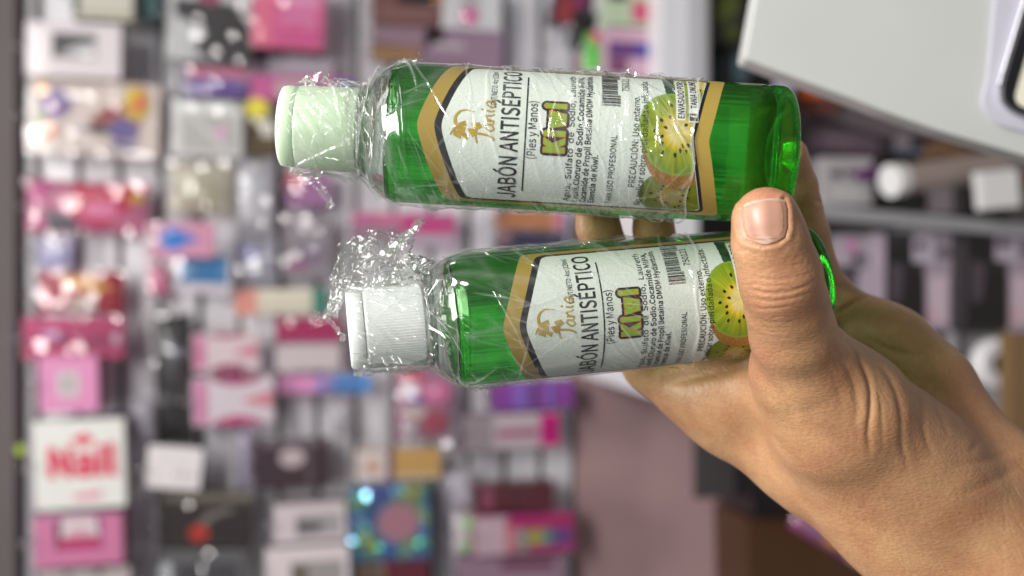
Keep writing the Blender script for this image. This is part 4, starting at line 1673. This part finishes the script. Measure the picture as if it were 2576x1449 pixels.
product('clear_case', 'shiny clear pouch with a violet tint, right below the clear nail tips', 'bag', (598, 600, 700, 720), 0.10, 0.04, (166, 164, 178), [(r_, .0, .15, .5, .45, (150, 146, 192))], kind='bag', wrap=3.0, coat=1.0)
product('clear_case', 'grey violet pack beside the torn film tuft', 'pack', (712, 540, 830, 700), 0.09, 0.02, (150, 142, 150), [(r_, .2, .5, .9, .8, (136, 120, 140)), (r_, .1, .74, .5, .86, (160, 100, 140))], wrap=1.5)
product('bead_strand', 'tall black beaded strand hanging on the white slats', 'strand', (388, 786, 482, 1126), 0.08, 0.04, (44, 40, 44), [(e_, .3, .25, .2, .03, (130, 128, 140)), (e_, .7, .3, .2, .06, (90, 88, 108)), (e_, .3, .64, .26, .03, (88, 84, 90)), (e_, .6, .45, .16, .04, (70, 64, 74))], kind='bag', wrap=2.4, coat=0.8)
product('bow_pack', 'pink and white waisted pack, upper of two alike', 'pack', (486, 838, 654, 934), 0.12, 0.04, (212, 196, 202),
        [p_([(.2, .0), (.86, .0), (.72, .10), (.52, .13), (.34, .10)], (176, 40, 110)), p_([(.2, 1.), (.86, 1.), (.74, .86), (.52, .80), (.34, .86)], (166, 38, 104)), (r_, .02, .06, .18, .92, (206, 130, 168)), p_([(.96, .30), (.62, .48), (.62, .54), (.96, .66)], (206, 130, 150))], wrap=0.5)
product('bow_pack', 'pink and white waisted pack, lower and broader of two alike', 'pack', (484, 948, 690, 1068), 0.12, 0.04, (210, 200, 208),
        [p_([(.2, .0), (.9, .0), (.74, .14), (.54, .18), (.34, .13)], (168, 22, 110)), p_([(.2, 1.), (.9, 1.), (.74, .86), (.54, .80), (.34, .86)], (190, 66, 130)), (r_, .02, .04, .18, .96, (204, 140, 176)), p_([(.98, .30), (.62, .48), (.62, .54), (.98, .68)], (206, 140, 156))], wrap=0.5)
product('carton_box', 'cream box with salmon end and green end', 'box', (590, 727, 824, 790), 0.10, 0.04, (206, 200, 186), [(r_, 0, 0, .24, 1, (206, 146, 136)), (r_, .84, 0, 1, 1, (70, 130, 116)), (r_, .24, .62, .84, .72, (180, 172, 158))])
product('carton_box', 'white pack with magenta header behind the lower cap', 'pack', (694, 800, 856, 932), 0.10, 0.04, (204, 192, 196), [(r_, 0, 0, 1, .42, (170, 44, 104)), (r_, 0, .42, 1, .50, (150, 100, 126))], wrap=0.8)
product('pencil_box', 'slim box fading from pink to blue', 'box', (696, 944, 934, 988), 0.09, 0.02, (206, 146, 186), [(r_, .4, .0, .6, 1, (176, 150, 196)), (r_, .6, 0, 1, 1, (100, 150, 204)), (r_, .46, .5, .9, .8, (76, 100, 150))])
product('shop_card', 'tilted white card with small grey print', 'card', (368, 1124, 508, 1230), 0.14, 0.006, (220, 212, 214), [(r_, .50, .60, .56, .72, (160, 148, 140)), (r_, .64, .60, .70, .72, (160, 148, 140)), (r_, .78, .60, .84, .72, (170, 158, 150)), (r_, .2, .3, .4, .33, (176, 170, 180)), (r_, .5, .34, .7, .37, (180, 170, 180)), (r_, .2, .64, .28, .68, (150, 150, 170))], rot=0.10)
product('tool_pack', 'dark pack with a red knob and pale curved tool', 'pack', (404, 1240, 636, 1376), 0.10, 0.05, (74, 62, 62), [(r_, .02, .30, .97, .92, (56, 46, 46)), p_([(.38, .62), (.52, .36), (.76, .26), (.80, .34), (.60, .44), (.44, .66)], (130, 124, 120)), (e_, .42, .74, .11, .16, (182, 62, 46)), (r_, 0, 0, 1, .14, (132, 126, 116))], wrap=0.8)
product('tool_pack', 'smoky clear pack with bright glints at the bottom edge', 'pack', (404, 1384, 620, 1500), 0.11, 0.05, (110, 108, 112), [(r_, .2, .3, .9, .9, (78, 76, 82)), (r_, .28, .82, .52, .98, (150, 170, 70)), p_([(0, .3), (.12, .24), (.14, .8), (0, .9)], (190, 190, 196))], wrap=2.4, coat=0.8)  # pale patch at the left end: bright highlight painted into the print
# third row
product('carton_box', 'bright pink box with pale bars at the top', 'box', (634, -50, 818, 122), 0.14, 0.06, (208, 110, 152), [(r_, .0, .0, .26, 1, (214, 122, 150)), (r_, .40, .22, .92, .40, (214, 152, 186)), (r_, .40, .50, .88, .60, (206, 140, 180)), (r_, .34, .72, .96, .92, (200, 96, 150))], wrap=0.8, side=(130, 60, 84))
product('carton_box', 'dark purple strip box below the bright pink box', 'box', (640, 130, 700, 158), 0.08, 0.03, (70, 44, 82))
product('carton_box', 'pale grey box beside the dark purple strip box', 'box', (676, 146, 838, 192), 0.09, 0.03, (164, 156, 166))
product('carton_box', 'pink and magenta box partly behind the upper cap, blue at one end', 'box', (630, 190, 890, 256), 0.10, 0.04, (186, 100, 150), [(r_, .24, .2, .6, .9, (180, 160, 166)), (r_, .58, .3, .82, .9, (168, 66, 136)), (r_, .82, .1, 1, .7, (120, 116, 176))])
product('brush_pot', 'round yellow topped pot left of the upper cap', 'pot', (616, 246, 676, 296), 0.12, 0.03, (222, 206, 74), kind='tub')
product('carton_box', 'mustard brown slim box under the yellow topped pot', 'box', (620, 296, 690, 392), 0.08, 0.03, (106, 86, 40), [(r_, .5, .0, 1, .5, (216, 212, 206))], wrap=0.8)
product('carton_box', 'dark maroon pack with a pale round mark', 'pack', (640, 1108, 830, 1228), 0.10, 0.04, (76, 58, 66), [(e_, .50, .36, .17, .20, (186, 172, 176)), (r_, .70, .1, .74, .95, (120, 108, 116)), (r_, .1, .0, .9, .12, (122, 110, 118))])
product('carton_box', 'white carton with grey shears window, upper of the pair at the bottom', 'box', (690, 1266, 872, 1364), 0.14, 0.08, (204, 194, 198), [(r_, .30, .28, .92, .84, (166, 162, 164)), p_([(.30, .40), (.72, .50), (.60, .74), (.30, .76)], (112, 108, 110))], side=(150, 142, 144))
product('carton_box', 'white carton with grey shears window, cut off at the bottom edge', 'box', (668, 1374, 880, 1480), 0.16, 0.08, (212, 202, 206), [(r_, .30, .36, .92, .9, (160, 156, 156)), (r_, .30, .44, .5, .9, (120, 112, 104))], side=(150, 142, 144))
product('hair_clip', 'rose and violet hair clip card between cap and shelf', 'card', (720, 430, 830, 520), 0.08, 0.02, (164, 120, 160), [(r_, .0, .0, .4, .5, (200, 120, 140))], wrap=1.0)
# fourth row
product('carton_box', 'black and copper brown box at the top', 'box', (938, -60, 1112, 60), 0.12, 0.05, (120, 84, 80), [(r_, .36, .0, .86, .66, (44, 40, 46)), (r_, .88, .0, 1, .6, (170, 110, 60)), (r_, .1, .6, .9, .95, (128, 98, 96))])
product('carton_box', 'dusty mauve box leaning under the copper brown box', 'box', (938, 60, 1120, 116), 0.10, 0.04, (146, 124, 136), rot=0.08)
product('carton_box', 'tan flat box just above the upper bottle shoulder', 'box', (934, 116, 1060, 152), 0.09, 0.03, (150, 122, 92))
product('carton_box', 'white pack with a magenta dot at the top', 'pack', (1112, -40, 1262, 74), 0.12, 0.05, (202, 200, 204), [(r_, .3, .1, .62, .9, (178, 170, 176)), (e_, .46, .72, .14, .16, (204, 78, 150))], wrap=1.0)
product('carton_box', 'large dusky mauve box above the upper label', 'box', (1066, 76, 1266, 240), 0.10, 0.06, (148, 126, 144), [(r_, .0, .5, .6, .8, (130, 114, 124)), (r_, .1, .2, .5, .3, (176, 168, 172))])
product('carton_box', 'rosy strip pack between the two bottles', 'pack', (886, 536, 1010, 594), 0.09, 0.03, (186, 108, 146), [(r_, .0, .5, 1, .9, (150, 130, 144)), (r_, .5, .05, 1, .4, (198, 120, 150))])
product('carton_box', 'magenta pink strip pack behind the torn tail of film', 'pack', (1010, 536, 1148, 622), 0.09, 0.03, (178, 96, 140), [(r_, .0, .62, 1, .98, (172, 160, 172)), (r_, .0, .28, .8, .5, (190, 70, 130))])
product('gift_bag', 'bead bag with purple, white and rose beads', 'bag', (1000, 916, 1146, 1112), 0.10, 0.04, (170, 126, 150),
        [(e_, .25, .18, .2, .12, (196, 84, 110)), (e_, .22, .30, .14, .08, (206, 200, 214)), (e_, .3, .46, .15, .06, (110, 84, 160)), (e_, .66, .36, .26, .12, (214, 120, 166)), (e_, .62, .34, .07, .04, (240, 200, 226)), (e_, .3, .62, .2, .08, (196, 182, 176)), (e_, .65, .74, .22, .16, (174, 92, 112)), (e_, .2, .84, .14, .1, (190, 180, 188))], kind='bag', wrap=2.2, coat=0.8)
product('comb_box', 'tan wooden comb box with a white end carrying a ring', 'box', (896, 1132, 1110, 1206), 0.10, 0.04, (190, 158, 106), [(r_, .0, .0, .36, 1, (206, 196, 194)), (e_, .20, .54, .09, .22, (196, 160, 140)), (r_, .36, .0, .44, 1, (120, 96, 110)), (r_, .44, .46, 1, .50, (170, 138, 90)), (r_, .44, .80, 1, 1, (190, 170, 140))])
holo = bpy.data.materials.new('iridescent_foil')
holo.use_nodes = True
nt = holo.node_tree
b = nt.nodes['Principled BSDF']
b.inputs['Metallic'].default_value = 0.9
b.inputs['Roughness'].default_value = 0.22
tc = nt.nodes.new('ShaderNodeTexCoord')
nz = nt.nodes.new('ShaderNodeTexNoise')
nz.inputs['Scale'].default_value = 16
nt.links.new(tc.outputs['Object'], nz.inputs['Vector'])
rp = nt.nodes.new('ShaderNodeValToRGB')
rp.color_ramp.elements[0].position = 0.30
rp.color_ramp.elements[0].color = (0.20, 0.22, 0.75, 1)
rp.color_ramp.elements[1].position = 0.72
rp.color_ramp.elements[1].color = (0.85, 0.80, 0.25, 1)
for q, c_ in ((0.45, (0.30, 0.50, 0.95, 1)), (0.55, (0.30, 0.85, 0.70, 1)), (0.63, (0.85, 0.85, 0.30, 1))):
    el = rp.color_ramp.elements.new(q)
    el.color = c_
nt.links.new(nz.outputs['Fac'], rp.inputs[0])
nt.links.new(rp.outputs[0], b.inputs['Base Color'])
hp = product('foil_pack', 'iridescent blue and yellow foil pack with a round mauve middle', 'pack', (884, 1226, 1074, 1404), 0.12, 0.05, (150, 150, 200), [(e_, .62, .50, .30, .30, (150, 126, 140)), (e_, .64, .50, .22, .23, (168, 126, 138))], coat=0.6)
for ch in hp.children:
    if ch.name.startswith('carton'):
        ch.data.materials[0] = holo
V, F = crinkle(0.155, 0.165, 11, 12, 0.012, 77)
fz = onplane(884, 1300, YW - 0.12).z - onplane(1404, 1300, YW - 0.12).z
hh = onplane(884, 1300, YW - 0.12).z - onplane(1074, 1300, YW - 0.12).z
keep = [f for f in F if not (abs(sum(V[i][0] for i in f) / 4) < 0.045 and abs(sum(V[i][2] for i in f) / 4 + 0.012) < 0.05)]
obj('foil_front', [(a, b_ - 0.052, c_ + hh / 2) for a, b_, c_ in V], keep, holo, hp)
product('carton_box', 'dark maroon box under the foil pack', 'box', (896, 1412, 1080, 1500), 0.12, 0.05, (110, 54, 66), [(r_, 0, 0, .4, .5, (128, 112, 100))])
# fifth row
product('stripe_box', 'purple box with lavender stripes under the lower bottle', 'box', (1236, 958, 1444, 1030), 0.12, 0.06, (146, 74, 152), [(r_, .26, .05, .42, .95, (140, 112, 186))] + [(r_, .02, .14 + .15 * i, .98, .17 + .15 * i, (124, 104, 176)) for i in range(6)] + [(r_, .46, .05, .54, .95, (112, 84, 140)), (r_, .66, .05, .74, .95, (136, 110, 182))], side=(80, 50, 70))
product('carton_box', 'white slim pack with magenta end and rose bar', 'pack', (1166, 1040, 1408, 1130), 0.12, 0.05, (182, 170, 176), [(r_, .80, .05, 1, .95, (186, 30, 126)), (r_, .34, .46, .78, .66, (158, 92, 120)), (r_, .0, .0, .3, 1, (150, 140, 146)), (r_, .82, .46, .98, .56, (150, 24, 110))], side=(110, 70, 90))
product('carton_box', 'wine red flat box standing out below bare slats', 'box', (1196, 1216, 1396, 1284), 0.12, 0.06, (100, 34, 52), [(r_, .08, .1, .22, .9, (150, 84, 112)), (r_, .5, .0, .54, 1, (84, 40, 52))], wrap=0.7, coat=0.6)
product('stripe_box', 'magenta pack with rainbow bars and a pale pink end', 'pack', (1196, 1296, 1446, 1392), 0.14, 0.06, (180, 50, 130),
        [(r_, .0, .0, .34, 1, (196, 172, 184)), (r_, .30, .30, .44, .9, (196, 130, 140)), (r_, .42, .34, .52, .96, (150, 150, 150)), (r_, .53, .38, .68, .80, (164, 160, 84)), (r_, .68, .38, .78, .80, (98, 140, 140)), (r_, .78, .38, .96, .80, (110, 76, 140)), (r_, .3, .08, .98, .26, (176, 28, 106))], wrap=0.8, coat=0.6)
product('gift_bag', 'white pouch with lime green dots beside the rainbow pack', 'bag', (1140, 1290, 1204, 1400), 0.10, 0.03, (196, 190, 194), [(e_, .66, .26, .22, .14, (128, 206, 110)), (e_, .5, .78, .22, .12, (150, 206, 140))], kind='bag', wrap=1.2, coat=0.7)
product('carton_box', 'mauve grey box at the bottom edge under the rainbow pack', 'box', (1156, 1402, 1420, 1500), 0.12, 0.06, (152, 128, 144), [(r_, .4, .1, .9, .3, (120, 64, 90))])
product('wood_pack', 'copper brown pack with a pink end seen between the bottles', 'pack', (1250, 526, 1424, 576), 0.11, 0.04, (170, 122, 88), [(r_, .82, 0, .94, 1, (190, 128, 140)), (r_, .94, 0, 1, 1, (110, 80, 130)), (r_, .0, .0, .16, .5, (140, 110, 104))])
product('wood_pack', 'navy pack under the copper brown pack', 'pack', (1250, 582, 1424, 640), 0.10, 0.04, (62, 58, 84), [(r_, .0, .0, .2, .6, (140, 116, 124))])
product('hair_tie_pack', 'black and dark red hair tie pack at the top by the white counter', 'pack', (1392, -40, 1500, 72), 0.12, 0.04, (74, 46, 66), [(r_, .1, .3, .5, .9, (140, 50, 56)), (r_, .5, .1, .75, .6, (120, 36, 96)), (r_, .75, .2, 1, 1, (30, 28, 32))], rot=0.2)
product('tassel', 'black ribbon tassel hanging by the white counter', 'tassel', (1440, 20, 1500, 130), 0.38, 0.03, (28, 26, 30), kind='bag', rot=0.25)
product('tassel', 'lime green tassel with a rose tip', 'tassel', (1474, 74, 1524, 176), 0.39, 0.03, (110, 196, 92), [(e_, .6, .16, .4, .18, (206, 90, 130))], kind='bag', coat=0.5)
product('carton_box', 'light pink and indigo carton standing on the white counter', 'box', (1530, 70, 1650, 200), 0.0, 0.06, (196, 166, 182), [(r_, .0, .28, 1, .58, (112, 74, 128)), (r_, .56, .32, 1, .54, (86, 80, 160)), (r_, .0, .6, .4, .9, (130, 84, 116))], y=2.07, hook=False)
product('carton_box', 'mint and rose carton standing on the white counter at the top', 'box', (1530, -60, 1650, 66), 0.0, 0.06, (176, 190, 166), [(r_, .5, .5, .9, .9, (190, 96, 124)), (r_, .0, .0, .4, .5, (60, 50, 54))], y=2.07, hook=False)

# loose clear bags between the packs
for rect, tint, lb in (((420, 150, 472, 262), (182, 180, 186), 'narrow crinkled clear bag beside the purple pack'), ((838, 1006, 892, 1100), (168, 162, 170), 'narrow clear bag right above the dark maroon round marked pack'),
                       ((596, 1080, 640, 1232), (160, 152, 172), 'long lilac tinted clear strip beside the dark maroon pack'), ((1118, 1036, 1164, 1136), (150, 142, 156), 'grey clear bag touching the white pack with magenta end'),
                       ((1126, 1186, 1192, 1284), (190, 184, 196), 'pearly clear bag above the lime dotted pouch'), ((330, 1000, 384, 1110), (190, 186, 198), 'small white clear bag beside the black beaded strand'),
                       ((838, 1250, 884, 1420), (120, 112, 112), 'dim grey clear strip beside the iridescent foil pack')):
    product('clear_bag', lb, 'bag', rect, 0.09, 0.03, tint, kind='bag', wrap=2.4, coat=1.0, hook=False)

# ------------------------------------------------------------------ shelves under the counter (right of the picture)
YS = 1.95
steel = pmat('grey_shelf_steel', (0.34, 0.34, 0.36), 0.35, 0.2, var=0.06, scale=8)
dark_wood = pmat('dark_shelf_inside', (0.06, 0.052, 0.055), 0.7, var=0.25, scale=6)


def slab(name, rect, y, th, m, label=None, cat=None, bev=0.003, rot=0.0, parent=None):
    u0, v0, u1, v1 = rect
    c = onplane((u0 + u1) / 2, (v0 + v1) / 2, y)
    h = onplane(u0, v0, y).z - onplane(u1, v0, y).z
    w = onplane((u0 + u1) / 2, v0, y).x - onplane((u0 + u1) / 2, v1, y).x
    o = bmobj(name, bevbox(-w / 2, w / 2, 0, th, -h / 2, h / 2, bev), m)
    o.location = c
    o.rotation_euler = (0, rot, 0)
    if label:
        tag(o, label, cat)
    return o


rk = thing('shelf_rack', 'grey steel shelf rack with a long post, holding boxes below the counter', 'rack', onplane(2300, 600, YS + 0.2))


def rack_part(name, rect, y, th, m, rot=0.0):
    o = slab(name, rect, y, th, m, rot=rot)
    o.location = o.location - rk.location
    o.parent = rk
    return o


rack_part('post', (1980, 538, 2660, 572), YS - 0.12, 0.03, steel, rot=0.075)
rack_part('post', (1980, 200, 2660, 216), YS + 0.25, 0.03, steel, rot=0.05)
rack_part('shelf', (2392, 560, 2412, 1200), YS - 0.05, 0.42, steel)
rack_part('shelf', (1770, -200, 1786, 520), YS - 0.05, 0.42, steel)
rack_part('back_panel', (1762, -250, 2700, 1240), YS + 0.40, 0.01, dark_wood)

shelfp = lambda *a, **k: product(*a, hook=False, **k)
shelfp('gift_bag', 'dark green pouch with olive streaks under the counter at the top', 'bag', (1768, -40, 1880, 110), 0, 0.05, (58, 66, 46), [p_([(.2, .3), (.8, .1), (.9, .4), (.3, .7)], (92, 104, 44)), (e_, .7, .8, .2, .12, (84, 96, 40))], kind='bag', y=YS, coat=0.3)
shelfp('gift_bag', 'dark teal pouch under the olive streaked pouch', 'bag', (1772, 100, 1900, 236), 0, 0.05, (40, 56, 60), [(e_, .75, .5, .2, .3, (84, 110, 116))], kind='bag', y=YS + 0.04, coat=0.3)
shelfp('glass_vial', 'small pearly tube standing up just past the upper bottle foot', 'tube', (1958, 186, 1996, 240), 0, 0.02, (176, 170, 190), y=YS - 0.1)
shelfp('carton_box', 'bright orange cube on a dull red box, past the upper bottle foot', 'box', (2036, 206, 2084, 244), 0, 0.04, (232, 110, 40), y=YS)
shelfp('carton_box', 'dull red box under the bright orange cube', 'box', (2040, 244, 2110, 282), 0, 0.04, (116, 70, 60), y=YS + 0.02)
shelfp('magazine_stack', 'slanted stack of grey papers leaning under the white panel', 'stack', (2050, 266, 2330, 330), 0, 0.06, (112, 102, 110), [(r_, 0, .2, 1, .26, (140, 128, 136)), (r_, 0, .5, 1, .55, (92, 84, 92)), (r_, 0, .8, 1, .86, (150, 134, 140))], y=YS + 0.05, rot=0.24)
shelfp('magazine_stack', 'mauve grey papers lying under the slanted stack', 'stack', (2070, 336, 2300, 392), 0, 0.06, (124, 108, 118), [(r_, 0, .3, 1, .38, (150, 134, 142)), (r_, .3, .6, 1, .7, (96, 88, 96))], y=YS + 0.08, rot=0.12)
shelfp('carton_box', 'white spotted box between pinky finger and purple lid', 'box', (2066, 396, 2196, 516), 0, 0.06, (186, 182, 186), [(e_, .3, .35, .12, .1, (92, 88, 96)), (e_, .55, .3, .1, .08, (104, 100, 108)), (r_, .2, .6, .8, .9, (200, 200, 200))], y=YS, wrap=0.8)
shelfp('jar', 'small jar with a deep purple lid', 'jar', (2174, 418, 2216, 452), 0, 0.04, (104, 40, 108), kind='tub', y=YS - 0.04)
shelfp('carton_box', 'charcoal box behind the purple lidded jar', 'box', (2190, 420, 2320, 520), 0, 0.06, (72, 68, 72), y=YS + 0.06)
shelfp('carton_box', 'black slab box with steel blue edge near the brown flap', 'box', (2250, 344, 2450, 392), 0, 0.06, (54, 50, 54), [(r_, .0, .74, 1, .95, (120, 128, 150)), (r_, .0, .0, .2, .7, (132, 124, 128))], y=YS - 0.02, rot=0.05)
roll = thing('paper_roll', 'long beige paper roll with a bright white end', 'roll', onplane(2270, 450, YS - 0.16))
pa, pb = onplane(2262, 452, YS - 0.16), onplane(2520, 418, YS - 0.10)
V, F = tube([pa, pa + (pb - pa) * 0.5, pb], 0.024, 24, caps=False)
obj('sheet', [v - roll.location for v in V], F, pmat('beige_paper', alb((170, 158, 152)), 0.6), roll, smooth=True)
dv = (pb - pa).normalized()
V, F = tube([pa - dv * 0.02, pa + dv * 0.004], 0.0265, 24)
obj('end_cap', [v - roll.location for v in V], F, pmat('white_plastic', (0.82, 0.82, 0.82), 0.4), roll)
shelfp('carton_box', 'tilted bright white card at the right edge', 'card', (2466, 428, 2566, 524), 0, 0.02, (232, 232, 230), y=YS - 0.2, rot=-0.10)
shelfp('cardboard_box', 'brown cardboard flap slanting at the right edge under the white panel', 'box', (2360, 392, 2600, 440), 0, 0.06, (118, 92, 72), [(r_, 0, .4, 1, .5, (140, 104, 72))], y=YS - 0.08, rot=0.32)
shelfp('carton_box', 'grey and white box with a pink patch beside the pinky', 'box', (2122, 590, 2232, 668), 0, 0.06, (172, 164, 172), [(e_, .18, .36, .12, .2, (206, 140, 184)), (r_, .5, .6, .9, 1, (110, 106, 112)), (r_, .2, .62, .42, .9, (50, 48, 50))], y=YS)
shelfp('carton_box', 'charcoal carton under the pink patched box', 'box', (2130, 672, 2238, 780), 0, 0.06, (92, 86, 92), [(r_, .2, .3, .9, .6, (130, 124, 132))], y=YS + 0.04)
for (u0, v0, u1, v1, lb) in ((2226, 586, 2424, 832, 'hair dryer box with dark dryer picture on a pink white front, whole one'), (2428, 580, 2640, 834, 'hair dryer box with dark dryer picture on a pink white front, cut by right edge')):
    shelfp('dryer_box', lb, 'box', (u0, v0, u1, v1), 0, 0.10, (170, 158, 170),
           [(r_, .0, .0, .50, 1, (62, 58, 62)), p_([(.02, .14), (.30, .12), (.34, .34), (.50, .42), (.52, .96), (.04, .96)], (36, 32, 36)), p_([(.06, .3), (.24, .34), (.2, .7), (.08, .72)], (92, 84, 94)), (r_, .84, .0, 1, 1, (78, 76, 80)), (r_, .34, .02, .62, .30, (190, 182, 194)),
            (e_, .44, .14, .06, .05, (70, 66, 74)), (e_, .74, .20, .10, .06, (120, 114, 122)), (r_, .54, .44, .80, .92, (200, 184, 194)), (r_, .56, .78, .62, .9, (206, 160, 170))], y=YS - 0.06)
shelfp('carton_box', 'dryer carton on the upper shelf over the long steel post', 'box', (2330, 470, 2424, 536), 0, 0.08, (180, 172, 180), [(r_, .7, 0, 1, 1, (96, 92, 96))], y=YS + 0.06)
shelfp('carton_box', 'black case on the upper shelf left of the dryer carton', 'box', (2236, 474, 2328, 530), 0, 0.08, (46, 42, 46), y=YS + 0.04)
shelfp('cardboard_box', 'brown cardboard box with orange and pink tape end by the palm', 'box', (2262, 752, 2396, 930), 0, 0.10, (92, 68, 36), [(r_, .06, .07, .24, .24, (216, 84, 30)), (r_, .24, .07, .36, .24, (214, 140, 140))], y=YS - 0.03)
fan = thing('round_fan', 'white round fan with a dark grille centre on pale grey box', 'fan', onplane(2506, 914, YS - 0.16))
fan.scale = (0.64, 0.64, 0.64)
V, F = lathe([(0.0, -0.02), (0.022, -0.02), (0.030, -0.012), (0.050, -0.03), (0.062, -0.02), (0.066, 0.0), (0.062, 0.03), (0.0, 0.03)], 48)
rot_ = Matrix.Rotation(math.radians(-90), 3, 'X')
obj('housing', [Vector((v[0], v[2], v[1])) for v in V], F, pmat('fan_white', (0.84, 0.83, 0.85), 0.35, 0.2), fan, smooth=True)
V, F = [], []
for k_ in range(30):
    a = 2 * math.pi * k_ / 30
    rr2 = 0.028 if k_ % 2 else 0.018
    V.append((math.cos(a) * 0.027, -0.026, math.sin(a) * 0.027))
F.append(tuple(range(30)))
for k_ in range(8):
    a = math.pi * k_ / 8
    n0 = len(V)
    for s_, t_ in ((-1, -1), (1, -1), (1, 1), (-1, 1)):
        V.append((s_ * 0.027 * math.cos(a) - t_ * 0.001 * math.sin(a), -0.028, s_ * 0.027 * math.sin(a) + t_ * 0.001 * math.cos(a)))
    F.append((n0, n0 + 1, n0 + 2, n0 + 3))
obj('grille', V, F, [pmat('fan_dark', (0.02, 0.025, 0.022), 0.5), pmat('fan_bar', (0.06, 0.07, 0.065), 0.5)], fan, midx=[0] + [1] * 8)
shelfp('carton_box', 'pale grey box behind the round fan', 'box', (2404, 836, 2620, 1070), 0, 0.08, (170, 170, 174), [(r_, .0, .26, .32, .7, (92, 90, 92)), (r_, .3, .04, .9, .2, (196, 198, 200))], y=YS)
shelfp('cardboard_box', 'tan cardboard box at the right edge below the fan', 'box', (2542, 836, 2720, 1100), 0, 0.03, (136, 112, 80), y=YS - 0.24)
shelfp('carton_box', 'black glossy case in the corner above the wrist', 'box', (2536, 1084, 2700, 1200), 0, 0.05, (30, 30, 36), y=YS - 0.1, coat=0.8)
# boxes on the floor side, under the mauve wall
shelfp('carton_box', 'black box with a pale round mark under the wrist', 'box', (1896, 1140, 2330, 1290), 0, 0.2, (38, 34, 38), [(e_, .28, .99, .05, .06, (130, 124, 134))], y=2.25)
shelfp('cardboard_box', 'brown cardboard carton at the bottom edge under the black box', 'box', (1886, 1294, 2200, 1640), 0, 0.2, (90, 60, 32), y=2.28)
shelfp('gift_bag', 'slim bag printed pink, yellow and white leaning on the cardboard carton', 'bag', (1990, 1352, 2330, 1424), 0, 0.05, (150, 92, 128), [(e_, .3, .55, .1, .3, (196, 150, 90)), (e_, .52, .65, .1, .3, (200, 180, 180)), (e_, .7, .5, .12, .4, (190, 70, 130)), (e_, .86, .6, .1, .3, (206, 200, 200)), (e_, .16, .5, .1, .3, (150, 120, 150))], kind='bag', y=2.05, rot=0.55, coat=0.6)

# ------------------------------------------------------------------ white glossy appliance panel close by, top right
panel_white = pmat('glossy_white_plastic', (0.54, 0.56, 0.545), 0.25, 0.5, var=0.03, scale=30, bump=0.05)
recess_m = pmat('recess_shade_lilac', (0.55, 0.54, 0.63), 0.35, 0.3, var=0.02)  # purple-grey shading of the recess put into the colour of a flat sheet
DP = 0.60
ap = thing('appliance', 'glossy white plastic appliance panel with a black framed screen in its corner', 'appliance', at(2200, 100, DP + 0.02))
inv = ap.location


def sheet(pts, D, th, m, name, bev=0.0):
    bm = bmesh.new()
    f = [bm.verts.new(at(u, v, D) - inv) for u, v in pts]
    face_ = bm.faces.new(f)
    ex_ = bmesh.ops.extrude_face_region(bm, geom=[face_])
    bmesh.ops.translate(bm, verts=[g for g in ex_['geom'] if isinstance(g, bmesh.types.BMVert)], vec=FWD * th)
    bmesh.ops.recalc_face_normals(bm, faces=bm.faces)
    if bev:
        bmesh.ops.bevel(bm, geom=list(bm.edges), offset=bev, segments=3, affect='EDGES', profile=0.6)
    return bmobj(name, bm, m, ap)


def rounded(pts, rad, n=8):
    out = []
    m_ = len(pts)
    for i in range(m_):
        p0, p1, p2 = np.array(pts[i - 1], float), np.array(pts[i], float), np.array(pts[(i + 1) % m_], float)
        a, b_ = (p0 - p1), (p2 - p1)
        la, lb = np.linalg.norm(a), np.linalg.norm(b_)
        rr_ = min(rad, 0.45 * la, 0.45 * lb)
        s0, s1 = p1 + a / la * rr_, p1 + b_ / lb * rr_
        for k_ in range(n + 1):
            t = k_ / n
            out.append(tuple((1 - t) ** 2 * s0 + 2 * t * (1 - t) * p1 + t * t * s1))
    return out


sheet(rounded([(1925, -140), (1872, 148), (1973, 186), (2135, 245), (2232, 283), (2362, 329), (2720, 434), (2900, -140)], 14), DP, 0.02, panel_white, 'panel', 0.0012)
sheet(rounded([(2516, -160), (2484, 200), (2466, 262), (2505, 312), (2900, 420), (2900, -160)], 50), DP - 0.0025, 0.0022, recess_m, 'recess', 0.0008)
sheet(rounded([(2622, -160), (2494, 268), (2900, 408), (2900, -160)], 80), DP - 0.0055, 0.0028, pmat('silver_rim', (0.7, 0.7, 0.76), 0.2, metal=0.9), 'rim', 0.001)
sheet(rounded([(2636, -160), (2508, 262), (2900, 394), (2900, -160)], 70), DP - 0.0068, 0.0014, pmat('black_bezel', (0.012, 0.012, 0.014), 0.2, 0.5), 'bezel', 0.0004)
sheet(rounded([(2670, -160), (2548, 262), (2900, 360), (2900, -160)], 34), DP - 0.0074, 0.0005, pmat('cream_screen', (0.80, 0.76, 0.62), 0.3), 'screen')
